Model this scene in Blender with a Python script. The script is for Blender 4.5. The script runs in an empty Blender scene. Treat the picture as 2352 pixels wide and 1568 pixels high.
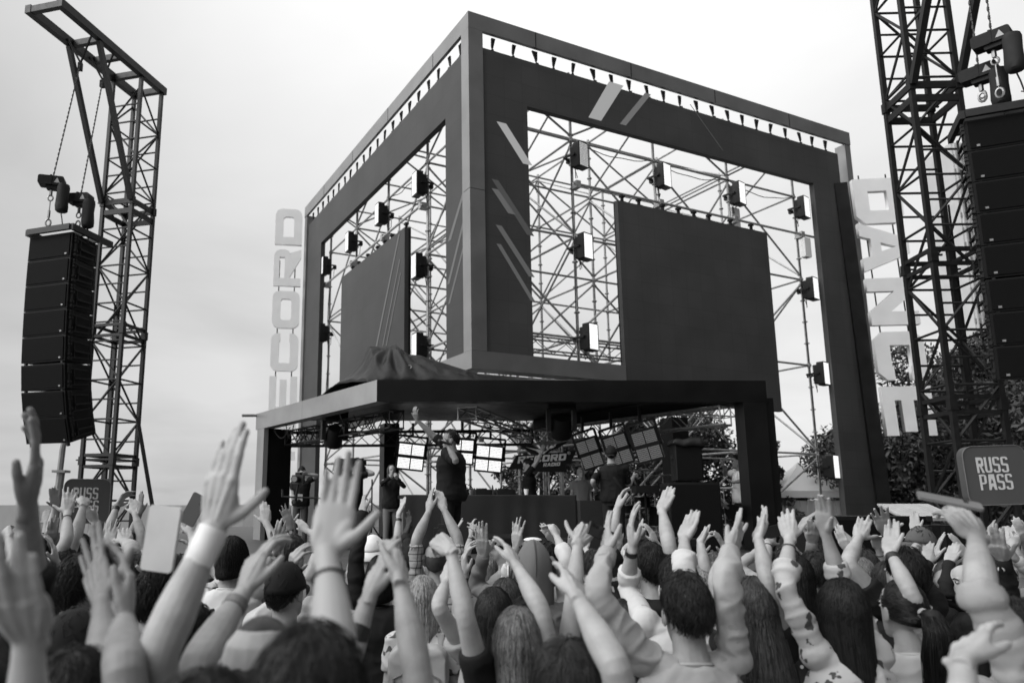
import bpy, bmesh, math, random
import numpy as np
from mathutils import Vector, Matrix, noise as mnoise
SC = bpy.context.scene
COL = SC.collection
rad = math.radians
# ------------------------------------------------------------------ camera
CZ = 1.95
PITCH = math.atan(321/1731)
cam_d = bpy.data.cameras.new('camera'); cam = bpy.data.objects.new('camera', cam_d); COL.objects.link(cam)
cam.location = (0, 0, CZ); cam.rotation_euler = (math.pi/2+PITCH, 0, 0)
cam_d.sensor_width = 36; cam_d.lens = 1731/2352*36
cam_d.shift_x = (1176-984)/2352; cam_d.shift_y = (841-784)/2352
cam_d.clip_start = .05; cam_d.clip_end = 3000
cam_d.dof.use_dof = True; cam_d.dof.focus_distance = 6.2; cam_d.dof.aperture_fstop = 2.5
SC.camera = cam
# ------------------------------------------------------------------ world: overcast sky, black-and-white film
W = bpy.data.worlds.new("World"); SC.world = W; W.use_nodes = True
SUN_EL, SUN_AZ = rad(42), rad(250)       # azimuth clockwise from +Y: behind the camera, to its left
def build_world():
    nt = W.node_tree; N = nt.nodes; N.clear(); L = nt.links
    out = N.new('ShaderNodeOutputWorld'); bg = N.new('ShaderNodeBackground'); bg.inputs['Strength'].default_value = .1
    sky = N.new('ShaderNodeTexSky'); sky.sky_type = 'NISHITA'; sky.sun_disc = False
    sky.sun_elevation = SUN_EL; sky.sun_rotation = SUN_AZ; sky.dust_density = 4
    bw = N.new('ShaderNodeRGBToBW'); L.new(sky.outputs[0], bw.inputs[0])
    tc = N.new('ShaderNodeTexCoord'); sep = N.new('ShaderNodeSeparateXYZ'); L.new(tc.outputs['Generated'], sep.inputs[0])
    # cloud deck seen in perspective: direction / (z + c)
    ad = N.new('ShaderNodeMath'); ad.operation = 'ADD'; ad.inputs[1].default_value = .16; L.new(sep.outputs[2], ad.inputs[0])
    mx = N.new('ShaderNodeMath'); mx.operation = 'MAXIMUM'; mx.inputs[1].default_value = .08; L.new(ad.outputs[0], mx.inputs[0])
    dv = N.new('ShaderNodeVectorMath'); dv.operation = 'DIVIDE'; L.new(tc.outputs['Generated'], dv.inputs[0]); L.new(mx.outputs[0], dv.inputs[1])
    n1 = N.new('ShaderNodeTexNoise'); n1.inputs['Scale'].default_value = .9; n1.inputs['Detail'].default_value = 7; n1.inputs['Roughness'].default_value = .5
    n1.inputs['Distortion'].default_value = .3
    L.new(dv.outputs[0], n1.inputs['Vector'])
    mr = N.new('ShaderNodeMapRange'); L.new(n1.outputs[0], mr.inputs[0])
    mr.inputs[1].default_value = .32; mr.inputs[2].default_value = .7; mr.inputs[3].default_value = .80; mr.inputs[4].default_value = 1.07
    # a CIE-overcast rise towards the zenith, and a brighter quarter of the deck ahead to the right
    el = N.new('ShaderNodeMapRange'); L.new(sep.outputs[2], el.inputs[0])
    el.inputs[1].default_value = .38; el.inputs[2].default_value = 1; el.inputs[3].default_value = 7.9; el.inputs[4].default_value = 14
    dt = N.new('ShaderNodeVectorMath'); dt.operation = 'DOT_PRODUCT'; L.new(tc.outputs['Generated'], dt.inputs[0])
    dt.inputs[1].default_value = (.38, .80, .46)
    gl = N.new('ShaderNodeMapRange'); L.new(dt.outputs['Value'], gl.inputs[0])
    gl.inputs[1].default_value = .60; gl.inputs[2].default_value = .97; gl.inputs[3].default_value = .82; gl.inputs[4].default_value = 1.16
    m1 = N.new('ShaderNodeMath'); m1.operation = 'MULTIPLY'; L.new(el.outputs[0], m1.inputs[0]); L.new(mr.outputs[0], m1.inputs[1])
    m2 = N.new('ShaderNodeMath'); m2.operation = 'MULTIPLY'; L.new(m1.outputs[0], m2.inputs[0]); L.new(gl.outputs[0], m2.inputs[1])
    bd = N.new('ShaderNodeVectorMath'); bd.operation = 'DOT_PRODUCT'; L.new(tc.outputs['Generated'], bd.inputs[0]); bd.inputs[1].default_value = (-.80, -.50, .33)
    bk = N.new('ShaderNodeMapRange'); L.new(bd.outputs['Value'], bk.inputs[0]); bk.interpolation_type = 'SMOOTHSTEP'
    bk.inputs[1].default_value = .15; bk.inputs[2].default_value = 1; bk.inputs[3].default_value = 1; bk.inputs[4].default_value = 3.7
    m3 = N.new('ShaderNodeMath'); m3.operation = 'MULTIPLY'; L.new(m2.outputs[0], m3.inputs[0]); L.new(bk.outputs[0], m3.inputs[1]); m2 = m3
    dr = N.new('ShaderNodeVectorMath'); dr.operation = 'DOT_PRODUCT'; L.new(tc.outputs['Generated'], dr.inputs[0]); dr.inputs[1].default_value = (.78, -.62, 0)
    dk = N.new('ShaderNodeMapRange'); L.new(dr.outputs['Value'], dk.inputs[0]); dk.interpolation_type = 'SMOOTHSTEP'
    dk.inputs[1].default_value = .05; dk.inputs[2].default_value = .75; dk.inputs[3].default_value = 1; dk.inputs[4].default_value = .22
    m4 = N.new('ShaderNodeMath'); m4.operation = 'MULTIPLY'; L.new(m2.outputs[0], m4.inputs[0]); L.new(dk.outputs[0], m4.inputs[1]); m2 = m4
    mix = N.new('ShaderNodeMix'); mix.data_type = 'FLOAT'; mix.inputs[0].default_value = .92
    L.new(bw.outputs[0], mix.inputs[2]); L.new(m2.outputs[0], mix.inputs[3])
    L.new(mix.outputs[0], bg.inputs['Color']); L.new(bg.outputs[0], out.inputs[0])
build_world()
sun_d = bpy.data.lights.new('sun', 'SUN'); sun = bpy.data.objects.new('sun', sun_d); COL.objects.link(sun)
sun_d.energy = 1.2; sun_d.angle = rad(25); sun_d.color = (1, 1, 1)
sun.rotation_euler = (math.pi/2-SUN_EL, 0, math.pi-SUN_AZ)
SC.view_settings.view_transform = 'Standard'; SC.view_settings.look = 'None'
SC.view_settings.exposure = 0; SC.view_settings.gamma = 1
SC.cycles.max_bounces = 6; SC.cycles.diffuse_bounces = 3; SC.cycles.glossy_bounces = 3
SC.cycles.use_denoising = True
# ------------------------------------------------------------------ pixel (2560 px photograph) <-> place
KP = 2560/2352; F = 1731*KP; CX, CY = 984*KP, 841*KP
def at(u, v, Y):
    a = (u-CX)/F; b = (CY-v)/F
    dy = math.cos(PITCH)-b*math.sin(PITCH); t = Y/dy
    return np.array([a*t, Y, CZ+(math.sin(PITCH)+b*math.cos(PITCH))*t])
def at_z(u, v, z):
    q = at(u, v, 1.0); t = (z-CZ)/(q[2]-CZ); return np.array([q[0]*t, t, z])
def proj(p):
    y, z = p[1], p[2]-CZ
    c = y*math.cos(PITCH)+z*math.sin(PITCH); up = -y*math.sin(PITCH)+z*math.cos(PITCH)
    return np.array([CX+F*p[0]/c, CY-F*up/c])
def hd(deg): return np.array([math.sin(rad(deg)), math.cos(rad(deg)), 0.0])
UP = np.array([0, 0, 1.0])
def V3(*a): return np.array(a, float)
def nrm(a):
    a = np.asarray(a, float); n = np.linalg.norm(a); return a/n if n > 1e-9 else a
def along(o, d, u):
    lo, hi = 0, 80.0; s = 1 if proj(o+d*.5)[0] > proj(o)[0] else -1
    for _ in range(50):
        m = (lo+hi)/2
        if (proj(o+d*m)[0]-u)*s < 0: lo = m
        else: hi = m
    return lo
# ------------------------------------------------------------------ materials (all neutral: the photograph is black and white)
MATS = {}
def mat(name, v, rough=.6, metal=0, var=.12, scale=8, bump=0, bscale=60, spec=.5, island=0, coat=0, bdist=.02):
    if name in MATS: return MATS[name]
    m = bpy.data.materials.new(name); m.use_nodes = True; nt = m.node_tree; N = nt.nodes; L = nt.links
    b = N['Principled BSDF']; b.inputs['Roughness'].default_value = rough; b.inputs['Metallic'].default_value = metal
    b.inputs['Specular IOR Level'].default_value = spec; b.inputs['Base Color'].default_value = (v, v, v, 1)
    if coat: b.inputs['Coat Weight'].default_value = coat; b.inputs['Coat Roughness'].default_value = .15
    tc = N.new('ShaderNodeTexCoord')
    if var:
        n = N.new('ShaderNodeTexNoise'); n.inputs['Scale'].default_value = scale; n.inputs['Detail'].default_value = 5
        L.new(tc.outputs['Object'], n.inputs['Vector'])
        r = N.new('ShaderNodeMapRange'); L.new(n.outputs[0], r.inputs[0]); r.inputs[1].default_value = .3; r.inputs[2].default_value = .7
        r.inputs[3].default_value = v*(1-var); r.inputs[4].default_value = v*(1+var); o = r.outputs[0]
        if island:
            g = N.new('ShaderNodeNewGeometry'); r2 = N.new('ShaderNodeMapRange'); L.new(g.outputs['Random Per Island'], r2.inputs[0])
            r2.inputs[3].default_value = 1-island; r2.inputs[4].default_value = 1+island
            mu = N.new('ShaderNodeMath'); mu.operation = 'MULTIPLY'; L.new(o, mu.inputs[0]); L.new(r2.outputs[0], mu.inputs[1]); o = mu.outputs[0]
        L.new(o, b.inputs['Base Color'])
        r3 = N.new('ShaderNodeMapRange'); L.new(n.outputs[0], r3.inputs[0]); r3.inputs[3].default_value = max(.05, rough-.12); r3.inputs[4].default_value = min(1, rough+.12)
        L.new(r3.outputs[0], b.inputs['Roughness'])
    if bump:
        n2 = N.new('ShaderNodeTexNoise'); n2.inputs['Scale'].default_value = bscale; n2.inputs['Detail'].default_value = 4
        L.new(tc.outputs['Object'], n2.inputs['Vector'])
        bp = N.new('ShaderNodeBump'); bp.inputs['Strength'].default_value = bump; bp.inputs['Distance'].default_value = bdist
        L.new(n2.outputs[0], bp.inputs['Height']); L.new(bp.outputs[0], b.inputs['Normal'])
    MATS[name] = m; return m
def emat(name, v, strength, base=.3):
    if name in MATS: return MATS[name]
    m = bpy.data.materials.new(name); m.use_nodes = True; nt = m.node_tree; N = nt.nodes; L = nt.links
    b = N['Principled BSDF']; b.inputs['Base Color'].default_value = (base, base, base, 1)
    b.inputs['Emission Color'].default_value = (v, v, v, 1); b.inputs['Emission Strength'].default_value = strength
    MATS[name] = m; return m
def texmat(name, fn):
    if name in MATS: return MATS[name]
    m = bpy.data.materials.new(name); m.use_nodes = True; nt = m.node_tree
    fn(nt.nodes, nt.links, nt.nodes['Principled BSDF']); MATS[name] = m; return m
# ------------------------------------------------------------------ mesh builder
def frame_of(d, up=UP):
    d = nrm(d); s = np.cross(d, up)
    if np.linalg.norm(s) < 1e-4: s = np.cross(d, V3(1, 0, 0))
    s = nrm(s); return s, np.cross(s, d)
class MB:
    def __init__(s): s.v = []; s.f = []
    def add(s, vs, fs):
        o = len(s.v); s.v.extend([tuple(map(float, p)) for p in vs]); s.f.extend([tuple(i+o for i in f) for f in fs]); return s
    def box(s, c, x, y, z):      # x,y,z: half-axis vectors
        c, x, y, z = map(np.asarray, (c, x, y, z))
        vs = [c+a*x+b*y+d*z for a in (-1, 1) for b in (-1, 1) for d in (-1, 1)]
        fs = [(0, 1, 3, 2), (4, 6, 7, 5), (0, 4, 5, 1), (2, 3, 7, 6), (0, 2, 6, 4), (1, 5, 7, 3)]
        if np.dot(np.cross(x, y), z) < 0: fs = [f[::-1] for f in fs]
        return s.add(vs, fs)
    def bar(s, p0, p1, w, h=None, up=UP):
        p0, p1 = np.asarray(p0, float), np.asarray(p1, float); d = p1-p0
        a, b = frame_of(d, up); return s.box((p0+p1)/2, d/2, a*w/2, b*(h or w)/2)
    def rbox(s, c, x, y, z, r=.2):   # box with its four edges along z rounded; r in units of metres
        c, x, y, z = map(np.asarray, (c, x, y, z)); X, Y = np.linalg.norm(x), np.linalg.norm(y); ux, uy = nrm(x), nrm(y)
        poly = []
        for cx_, cy_, a0 in ((X-r, Y-r, 0), (-X+r, Y-r, 90), (-X+r, -Y+r, 180), (X-r, -Y+r, 270)):
            for k in range(6):
                a = rad(a0+k*18); poly.append((cx_+r*math.cos(a), cy_+r*math.sin(a)))
        return s.prism(poly, c-z, ux, uy, 2*z)
    def prism(s, poly, o, xa, ya, t):
        o, xa, ya, t = map(np.asarray, (o, xa, ya, t)); n = len(poly)
        b = [o+xa*p[0]+ya*p[1] for p in poly]; vs = b+[p+t for p in b]
        fs = [tuple(range(n))[::-1], tuple(range(n, 2*n))]+[(i, (i+1) % n, n+(i+1) % n, n+i) for i in range(n)]
        if np.dot(np.cross(xa, ya), t) < 0: fs = [f[::-1] for f in fs]
        return s.add(vs, fs)
    def loft(s, rings, cap=True):
        n = len(rings[0]); vs = [p for r in rings for p in r]; fs = []
        for i in range(len(rings)-1):
            for j in range(n): fs.append((i*n+j, i*n+(j+1) % n, (i+1)*n+(j+1) % n, (i+1)*n+j))
        if cap: fs.append(tuple(range(n))[::-1]); fs.append(tuple((len(rings)-1)*n+j for j in range(n)))
        return s.add(vs, fs)
    def tube(s, pts, r, seg=8, cap=True, flat=1.0, ref=None, round_end=False):
        pts = [np.asarray(p, float) for p in pts]; n = len(pts)
        if np.isscalar(r): r = [r]*n
        r = list(r)
        if round_end:
            d = nrm(pts[-1]-pts[-2]); R = r[-1]
            for a, q in ((.5, .866), (.85, .527), (.98, .2)): pts.append(pts[n-1]+d*R*a); r.append(R*q)
            n = len(pts)
        rings = []; a = None
        for i in range(n):
            d = nrm(pts[min(i+1, n-1)]-pts[max(i-1, 0)])
            if a is None:
                a, b = frame_of(d, ref if ref is not None else (UP if abs(d[2]) < .9 else V3(0, 1, 0)))
            else:
                a = nrm(a-d*np.dot(a, d)); b = np.cross(a, d)
            rings.append([pts[i]+(a*math.cos(t)+b*flat*math.sin(t))*r[i] for t in (2*math.pi*k/seg for k in range(seg))])
        rings = [rg[::-1] for rg in rings]
        return s.loft(rings, cap)
    def ell(s, c, x, y, z, nu=12, nv=8):
        c, x, y, z = map(np.asarray, (c, x, y, z)); rings = []
        for i in range(1, nv):
            t = math.pi*i/nv
            rings.append([c-z*math.cos(t)+(x*math.cos(p)+y*math.sin(p))*math.sin(t) for p in (2*math.pi*k/nu for k in range(nu))])
        o = len(s.v); s.loft(rings, False)
        n = len(s.v); s.v.append(tuple(map(float, c-z))); s.v.append(tuple(map(float, c+z)))
        for j in range(nu):
            s.f.append((n, o+(j+1) % nu, o+j)); b = o+(nv-2)*nu; s.f.append((n+1, b+j, b+(j+1) % nu))
        return s
    def mesh(s, name, mt, loc=(0, 0, 0), smooth=True, ang=40):
        me = bpy.data.meshes.new(name)
        vv = np.array(s.v)-np.array(loc) if len(s.v) else np.zeros((0, 3))
        me.from_pydata(vv.tolist(), [], s.f); me.update()
        if mt: me.materials.append(mt)
        if smooth and s.f:
            me.polygons.foreach_set('use_smooth', [True]*len(me.polygons))
            if ang: me.set_sharp_from_angle(angle=rad(ang))
        return me
    def obj(s, name, mt, parent=None, loc=None, smooth=True, ang=40):
        l = np.array(parent['_o']) if parent is not None else np.array(loc if loc is not None else (0, 0, 0))
        o = bpy.data.objects.new(name, s.mesh(name, mt, l, smooth, ang)); COL.objects.link(o)
        if parent is not None: o.parent = parent; o['_o'] = list(parent['_o'])
        else: o.location = l; o['_o'] = list(map(float, l))
        return o
def tag(o, label=None, cat=None, group=None, kind=None):
    if label: o['label'] = label
    if cat: o['category'] = cat
    if group: o['group'] = group
    if kind: o['kind'] = kind
    return o
def thing(name, label, cat, loc, group=None):
    o = bpy.data.objects.new(name, None); COL.objects.link(o); o.location = tuple(map(float, loc)); o['_o'] = list(map(float, loc))
    o.empty_display_size = .1
    return tag(o, label, cat, group)
def struct(name, mb, mt, **k):
    o = mb.obj(name, mt, **k); o['kind'] = 'structure'; return o
def copy_tree(o, parent=None, off=None):
    c = o.copy(); COL.objects.link(c)
    if parent is not None: c.parent = parent
    for ch in list(o.children): copy_tree(ch, c)
    return c
# ------------------------------------------------------------------ lettering: outlines with holes on a unit cell (width w, height 1)
def ch_rect(x0, y0, x1, y1, c, r=False):
    """rectangle with chamfered (or rounded) corners; c = (bl, br, tr, tl) cut sizes"""
    pts = []
    for (x, y, k, a0) in ((x0, y0, c[0], 180), (x1, y0, c[1], 270), (x1, y1, c[2], 0), (x0, y1, c[3], 90)):
        if k <= 0: pts.append((x, y)); continue
        cx_ = x+k if x == x0 else x-k; cy_ = y+k if y == y0 else y-k
        n = 5 if r else 1
        for i in range(n+1):
            a = rad(a0+90*i/n); pts.append((cx_+k*math.cos(a), cy_+k*math.sin(a)))
    return pts
def glyph(c, w=.8, s=.25, k=.18, r=False, slim=False):
    i = s; q = max(0, k-s*.5)
    if c == 'D': return [ch_rect(0, 0, w, 1, (0, k, k, 0), r), ch_rect(i, i, w-i, 1-i, (0, q, q, 0), r)], w
    if c == 'O': return [ch_rect(0, 0, w, 1, (k, k, k, k), r), ch_rect(i, i, w-i, 1-i, (q, q, q, q), r)], w
    if c == 'C':
        o = ch_rect(0, 0, w, 1, (k, k, k, k), r); g = .17
        # split: open on the right
        lo = [p for p in o if p[1] <= .5]; hi = [p for p in o if p[1] > .5]
        lo.sort(key=lambda p: 0); 
        idx = o
        right_low = [p for p in idx if p[1] <= .5 and p[0] >= w*.5]; right_hi = [p for p in idx if p[1] > .5 and p[0] >= w*.5]
        left = [p for p in idx if p[0] < w*.5]
        ll = [p for p in left if p[1] <= .5]; lh = [p for p in left if p[1] > .5]
        path = ll+right_low+[(w, .5-g), (w-i, .5-g), (w-i, i), (i, i), (i, 1-i), (w-i, 1-i), (w-i, .5+g), (w, .5+g)]+right_hi+lh
        return [path], w
    if c == 'E':
        t = s*.82; return [[(0, 0), (w, 0), (w, t), (i, t), (i, .5-t/2), (w*.92, .5-t/2), (w*.92, .5+t/2), (i, .5+t/2), (i, 1-t), (w, 1-t), (w, 1), (0, 1)]], w
    if c == 'N':
        return [[(0, 0), (i, 0), (i, .56), (w-i, 0), (w, 0), (w, 1), (w-i, 1), (w-i, .44), (i, 1), (0, 1)]], w
    if c == 'A':
        m = w/2+.04; W2 = w+.08; a = .17
        return [[(0, 0), (i*1.02, 0), (i*1.02+.07, .22), (W2-i*1.02-.07, .22), (W2-i*1.02, 0), (W2, 0), (W2/2+a, 1), (W2/2-a, 1)],
                [(W2/2-.1, .42), (W2/2+.1, .42), (W2/2, .74)]], W2
    if c == 'R':
        up = ch_rect(0, .40, w, 1, (0, k*.8, k, 0), r); up = [p for p in up if p != (0, .40)]
        j = [n for n, p in enumerate(up) if p[0] == 0][0]
        first = [p for p in up if p[1] < .7 and p[0] > 0]; second = [p for p in up if p[1] >= .7]
        return [[(0, 0), (i, 0), (i, .40), (w-i*1.35, .40) if False else (i+.06, .40), (w-i, 0), (w+.02, 0), (w-.14, .43)]+first+second, [(i, .60), (w-i, .60), (w-i, .80), (i, .80)]], w
    if c == 'P':
        up = ch_rect(0, .38, w, 1, (0, k, k, 0), True); first = [p for p in up if p[1] < .69 and p[0] > 0]; second = [p for p in up if p[1] >= .69]
        return [[(0, 0), (i, 0), (i, .38)]+first+second, [(i, .38+s*.8), (w-i, .38+s*.8), (w-i, 1-s*.8), (i, 1-s*.8)]], w
    if c == 'U':
        return [[p for p in ch_rect(0, 0, w, 1, (k, k, 0, 0), True) if p[1] < .9]+[(w, 1), (w-i, 1), (w-i, s), (i, s), (i, 1), (0, 1)]], w
    if c == 'S':
        t = s*.78; a = k*.9
        return [[(0, t+.1), (0, a*.7), (a*.4, a*.15), (a, 0), (w-a, 0), (w-a*.4, a*.15), (w, a*.7), (w, .5-.02), (w-a*.5, .5+t*.5), (i, .5+t*.75), (i, 1-t), (w-i, 1-t), (w-i, 1-t-.1), (w, 1-t-.1),
                 (w, 1-a*.7), (w-a*.4, 1-a*.15), (w-a, 1), (a, 1), (a*.4, 1-a*.15), (0, 1-a*.7), (0, .5+.02), (a*.5, .5-t*.5), (w-i, .5-t*.75), (w-i, t), (i, t), (i, t+.1)]], w
    if c == 'I': return [[(0, 0), (i, 0), (i, 1), (0, 1)]], i
    return [], w*.5
def poly_mesh(name, loops, depth, mt, M):
    """filled 2-D outline with holes, extruded by depth; M 4x4 places it"""
    cu = bpy.data.curves.new(name, 'CURVE'); cu.dimensions = '2D'; cu.fill_mode = 'BOTH'; cu.extrude = depth/2
    for lp in loops:
        sp = cu.splines.new('POLY'); sp.points.add(len(lp)-1); sp.use_cyclic_u = True
        for q, p in zip(sp.points, lp): q.co = (p[0], p[1], 0, 1)
    o = bpy.data.objects.new(name, cu); me = bpy.data.meshes.new_from_object(o)
    bpy.data.objects.remove(o); bpy.data.curves.remove(cu)
    me.transform(M); me.name = name; me.materials.clear(); me.materials.append(mt); return me
def mlink(name, me, parent):
    me.transform(Matrix.Translation(-Vector(parent['_o']))); o = bpy.data.objects.new(name, me); COL.objects.link(o); o.parent = parent; o['_o'] = list(parent['_o']); return o
def basis(o, x, y, z):
    return Matrix(((x[0], y[0], z[0], o[0]), (x[1], y[1], z[1], o[1]), (x[2], y[2], z[2], o[2]), (0, 0, 0, 1)))
# ------------------------------------------------------------------ ground and far edge
random.seed(4); RNG = np.random.default_rng(4)
M_black = mat('black_paint', .009, .45, var=.25, scale=3, spec=.3)
M_steel = mat('black_steel', .010, .5, var=.3, scale=12, spec=.4)
M_galv = mat('galvanised_tube', .38, .5, metal=.4, var=.25, scale=9)
M_alu = mat('aluminium_truss', .34, .4, metal=.7, var=.2, scale=14)
M_acm = mat('grey_panel', .20, .33, metal=.3, var=.14, scale=1.1, spec=.7, bump=.25, bscale=1.4, bdist=.05)
M_acm2 = mat('dark_panel', .05, .42, metal=.1, var=.12, scale=1.5, spec=.4)
M_cab = mat('speaker_paint', .007, .6, var=.2, scale=20, bump=.15, bscale=300, spec=.2, bdist=.003)
M_grille = mat('speaker_grille', .004, .8, var=.2, scale=60, bump=.3, bscale=500, spec=.12, bdist=.003)
M_rub = mat('rubber', .01, .8, var=.2)
M_white = mat('white_board', .82, .5, var=.04, scale=2)
M_tarp = mat('black_tarpaulin', .010, .42, var=.2, scale=4, bump=.5, bscale=7, spec=.22)
M_lit = emat('lit_led_face', 1, 1.6)
M_dimlit = emat('dim_led_face', 1, .30)
M_chrome = mat('shackle_steel', .22, .35, metal=.8, var=.2)
def led_nodes(ang, v):
    def fn(N, L, b):
        tc = N.new('ShaderNodeTexCoord'); mp = N.new('ShaderNodeVectorRotate'); mp.rotation_type = 'Z_AXIS'; mp.inputs['Angle'].default_value = ang
        L.new(tc.outputs['Object'], mp.inputs['Vector'])
        sx = N.new('ShaderNodeSeparateXYZ'); L.new(mp.outputs[0], sx.inputs[0]); cb = N.new('ShaderNodeCombineXYZ')
        L.new(sx.outputs[0], cb.inputs[0]); L.new(sx.outputs[2], cb.inputs[1])
        br = N.new('ShaderNodeTexBrick'); br.offset = 0; L.new(cb.outputs[0], br.inputs['Vector'])
        br.inputs['Scale'].default_value = 1; br.inputs['Brick Width'].default_value = .5; br.inputs['Row Height'].default_value = .5
        br.inputs['Mortar Size'].default_value = .003; br.inputs['Bias'].default_value = 0
        br.inputs['Color1'].default_value = (v*.95,)*3+(1,); br.inputs['Color2'].default_value = (v*1.05,)*3+(1,); br.inputs['Mortar'].default_value = (v*.55,)*3+(1,)
        nz = N.new('ShaderNodeTexNoise'); nz.inputs['Scale'].default_value = .7; nz.inputs['Detail'].default_value = 6; L.new(tc.outputs['Object'], nz.inputs['Vector'])
        mr = N.new('ShaderNodeMapRange'); L.new(nz.outputs[0], mr.inputs[0]); mr.inputs[1].default_value = .3; mr.inputs[2].default_value = .7; mr.inputs[3].default_value = .85; mr.inputs[4].default_value = 1.18
        mu = N.new('ShaderNodeVectorMath'); mu.operation = 'SCALE'; L.new(br.outputs[0], mu.inputs[0]); L.new(mr.outputs[0], mu.inputs['Scale'])
        L.new(mu.outputs[0], b.inputs['Base Color']); b.inputs['Roughness'].default_value = .62; b.inputs['Specular IOR Level'].default_value = .35
    return fn
HR, HL = 64.2, -25.8
R_, L_ = hd(HR), hd(HL)
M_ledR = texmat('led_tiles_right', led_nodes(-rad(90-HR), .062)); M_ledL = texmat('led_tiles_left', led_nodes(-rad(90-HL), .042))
def paving(N, L, b):
    tc = N.new('ShaderNodeTexCoord'); br = N.new('ShaderNodeTexBrick'); L.new(tc.outputs['Object'], br.inputs['Vector'])
    br.inputs['Scale'].default_value = 3; br.inputs['Color1'].default_value = (.2, .2, .2, 1); br.inputs['Color2'].default_value = (.25, .25, .25, 1); br.inputs['Mortar'].default_value = (.1, .1, .1, 1)
    L.new(br.outputs[0], b.inputs['Base Color']); b.inputs['Roughness'].default_value = .85
g = MB(); n = 64
g.add([(0, 0, 0)]+[(1800*math.cos(2*math.pi*i/n), 1800*math.sin(2*math.pi*i/n), 0) for i in range(n)], [(0, 1+i, 1+(i+1) % n) for i in range(n)])
struct('ground', g, texmat('paving', paving), smooth=False)
# ------------------------------------------------------------------ big cube frame
T = V3(0.93679769, 16, 13.46848541); LR, LL = 13.64, 13.31
ctr = T.copy(); ctr[2] = 0
def wall(s0, s1, z0, z1, off0, off1, face):      # a box on the right ('R') or left ('L') face of the cube, off = metres inward
    d, i = (R_, L_) if face == 'R' else (L_, R_)
    c = ctr+d*(s0+s1)/2+i*(off0+off1)/2+UP*(z0+z1)/2
    m = MB(); m.box(c, d*(s1-s0)/2, i*(off1-off0)/2, UP*(z1-z0)/2); return m
fr = thing('cube_frame', 'giant open cube of grey cladding beams and dark corner pillar towering over the stage', 'stage frame', ctr)
wall(0, LR, 13.05, 13.47, 0, .09, 'R').obj('top_beam', M_acm, fr); wall(.093, LL, 13.05, 13.467, .003, .09, 'L').obj('top_beam', M_acm, fr)
for s in (1.9, 4.9, 7.9, 10.9):
    wall(s-.012, s+.012, 13.06, 13.46, -.004, .01, 'R').obj('panel_seam', M_black, fr); wall(s-.012, s+.012, 13.06, 13.46, -.001, .01, 'L').obj('panel_seam', M_black, fr)
wall(0.0, .39, 5.285, 13.045, .0, .36, 'R').obj('corner_pillar', M_acm, fr)
wall(-.004, .394, 9.02, 9.03, -.003, .3, 'R').obj('panel_seam', M_black, fr)
wall(-.003, 4.24, 4.88, 5.28, -.003, .42, 'R').obj('lower_beam', M_acm, fr); wall(.425, 3.64, 4.883, 5.277, 0, .42, 'L').obj('lower_beam', M_acm, fr)
wall(13.38, LR, 1.2, 13.045, .02, .36, 'R').obj('outer_post', M_acm, fr); wall(13.02, LL, 1.2, 13.045, .02, .36, 'L').obj('outer_post', M_acm, fr)
def nshape(face, s0, s1, a0, a1, zt, zb, zlow0, zlow1, off, th, mt, parent, name):
    d, i = (R_, L_) if face == 'R' else (L_, R_)
    poly = [(s0, zlow0), (a0, zlow0), (a0, zb), (a1, zb), (a1, zlow1), (s1, zlow1), (s1, zt), (s0, zt)]
    m = MB(); m.prism(poly, ctr+i*off, d, UP, i*th); return m.obj(name, mt, parent, smooth=False)
def strap(face, s, parent):
    d, i = (R_, L_) if face == 'R' else (L_, R_); m = MB(); b = ctr+d*s+i*.17
    k = random.uniform(-.05, .05); w = random.uniform(.1, .17)
    m.prism([(-w/2, 13.06), (w/2, 13.06), (.03+k, 12.85), (.02+k, 12.8), (-.02+k, 12.8), (-.03+k, 12.85)], b-i*.02, d, UP, i*.04)
    m.tube([b+d*k+UP*(12.84-.05*t) for t in (0, 1, 2)], .018, 5)
    m.box(b+d*k+UP*12.685, d*.1, i*.05, UP*.022); m.box(b+d*(k+random.uniform(-.04, .04))+UP*12.72, d*.03, i*.04, UP*.03)
    m.obj('hanging_strap', M_rub, parent)
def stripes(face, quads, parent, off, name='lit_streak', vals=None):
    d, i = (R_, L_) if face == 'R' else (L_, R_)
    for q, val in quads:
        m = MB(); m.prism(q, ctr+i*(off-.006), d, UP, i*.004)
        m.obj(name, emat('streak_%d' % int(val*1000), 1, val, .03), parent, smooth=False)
def px_on(face, u, v):           # photograph pixel -> (s, z) on a cube face
    d = R_ if face == 'R' else L_; q = at(u, v, 1.0)-V3(0, 0, CZ); nn = V3(d[1], -d[0], 0); o = ctr-V3(0, 0, CZ)
    t = nn@o/(nn@q); p = V3(0, 0, CZ)+q*t; return (float((p-ctr)@d), float(p[2]))
pr = thing('led_portal', 'dark LED portal of the cube right face, bright diagonal streaks on its top', 'led screen', ctr+R_*6)
nshape('R', .41, 13.05, 1.64, 11.80, 12.66, 11.45, 5.285, 1.2, .06, .16, M_ledR, pr, 'led_tiles')
c4 = lambda x, y: (1100+x*.4677, y*.4677)
def band(face, p0, p1, w0, w1, cf=c4):           # diagonal streak between two picture points, widths in metres
    a, b = V3(*px_on(face, *cf(*p0)), 0)[:2], V3(*px_on(face, *cf(*p1)), 0)[:2]
    return [(a[0]-w0/2, a[1]), (a[0]+w0/2, a[1]), (b[0]+w1/2, b[1]), (b[0]-w1/2, b[1])]
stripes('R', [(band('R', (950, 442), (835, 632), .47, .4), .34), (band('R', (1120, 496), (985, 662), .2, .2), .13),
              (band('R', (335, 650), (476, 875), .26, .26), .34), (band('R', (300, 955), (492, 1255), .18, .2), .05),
              (band('R', (300, 1005), (392, 1140), .17, .2), .1)], pr, .06)
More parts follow.
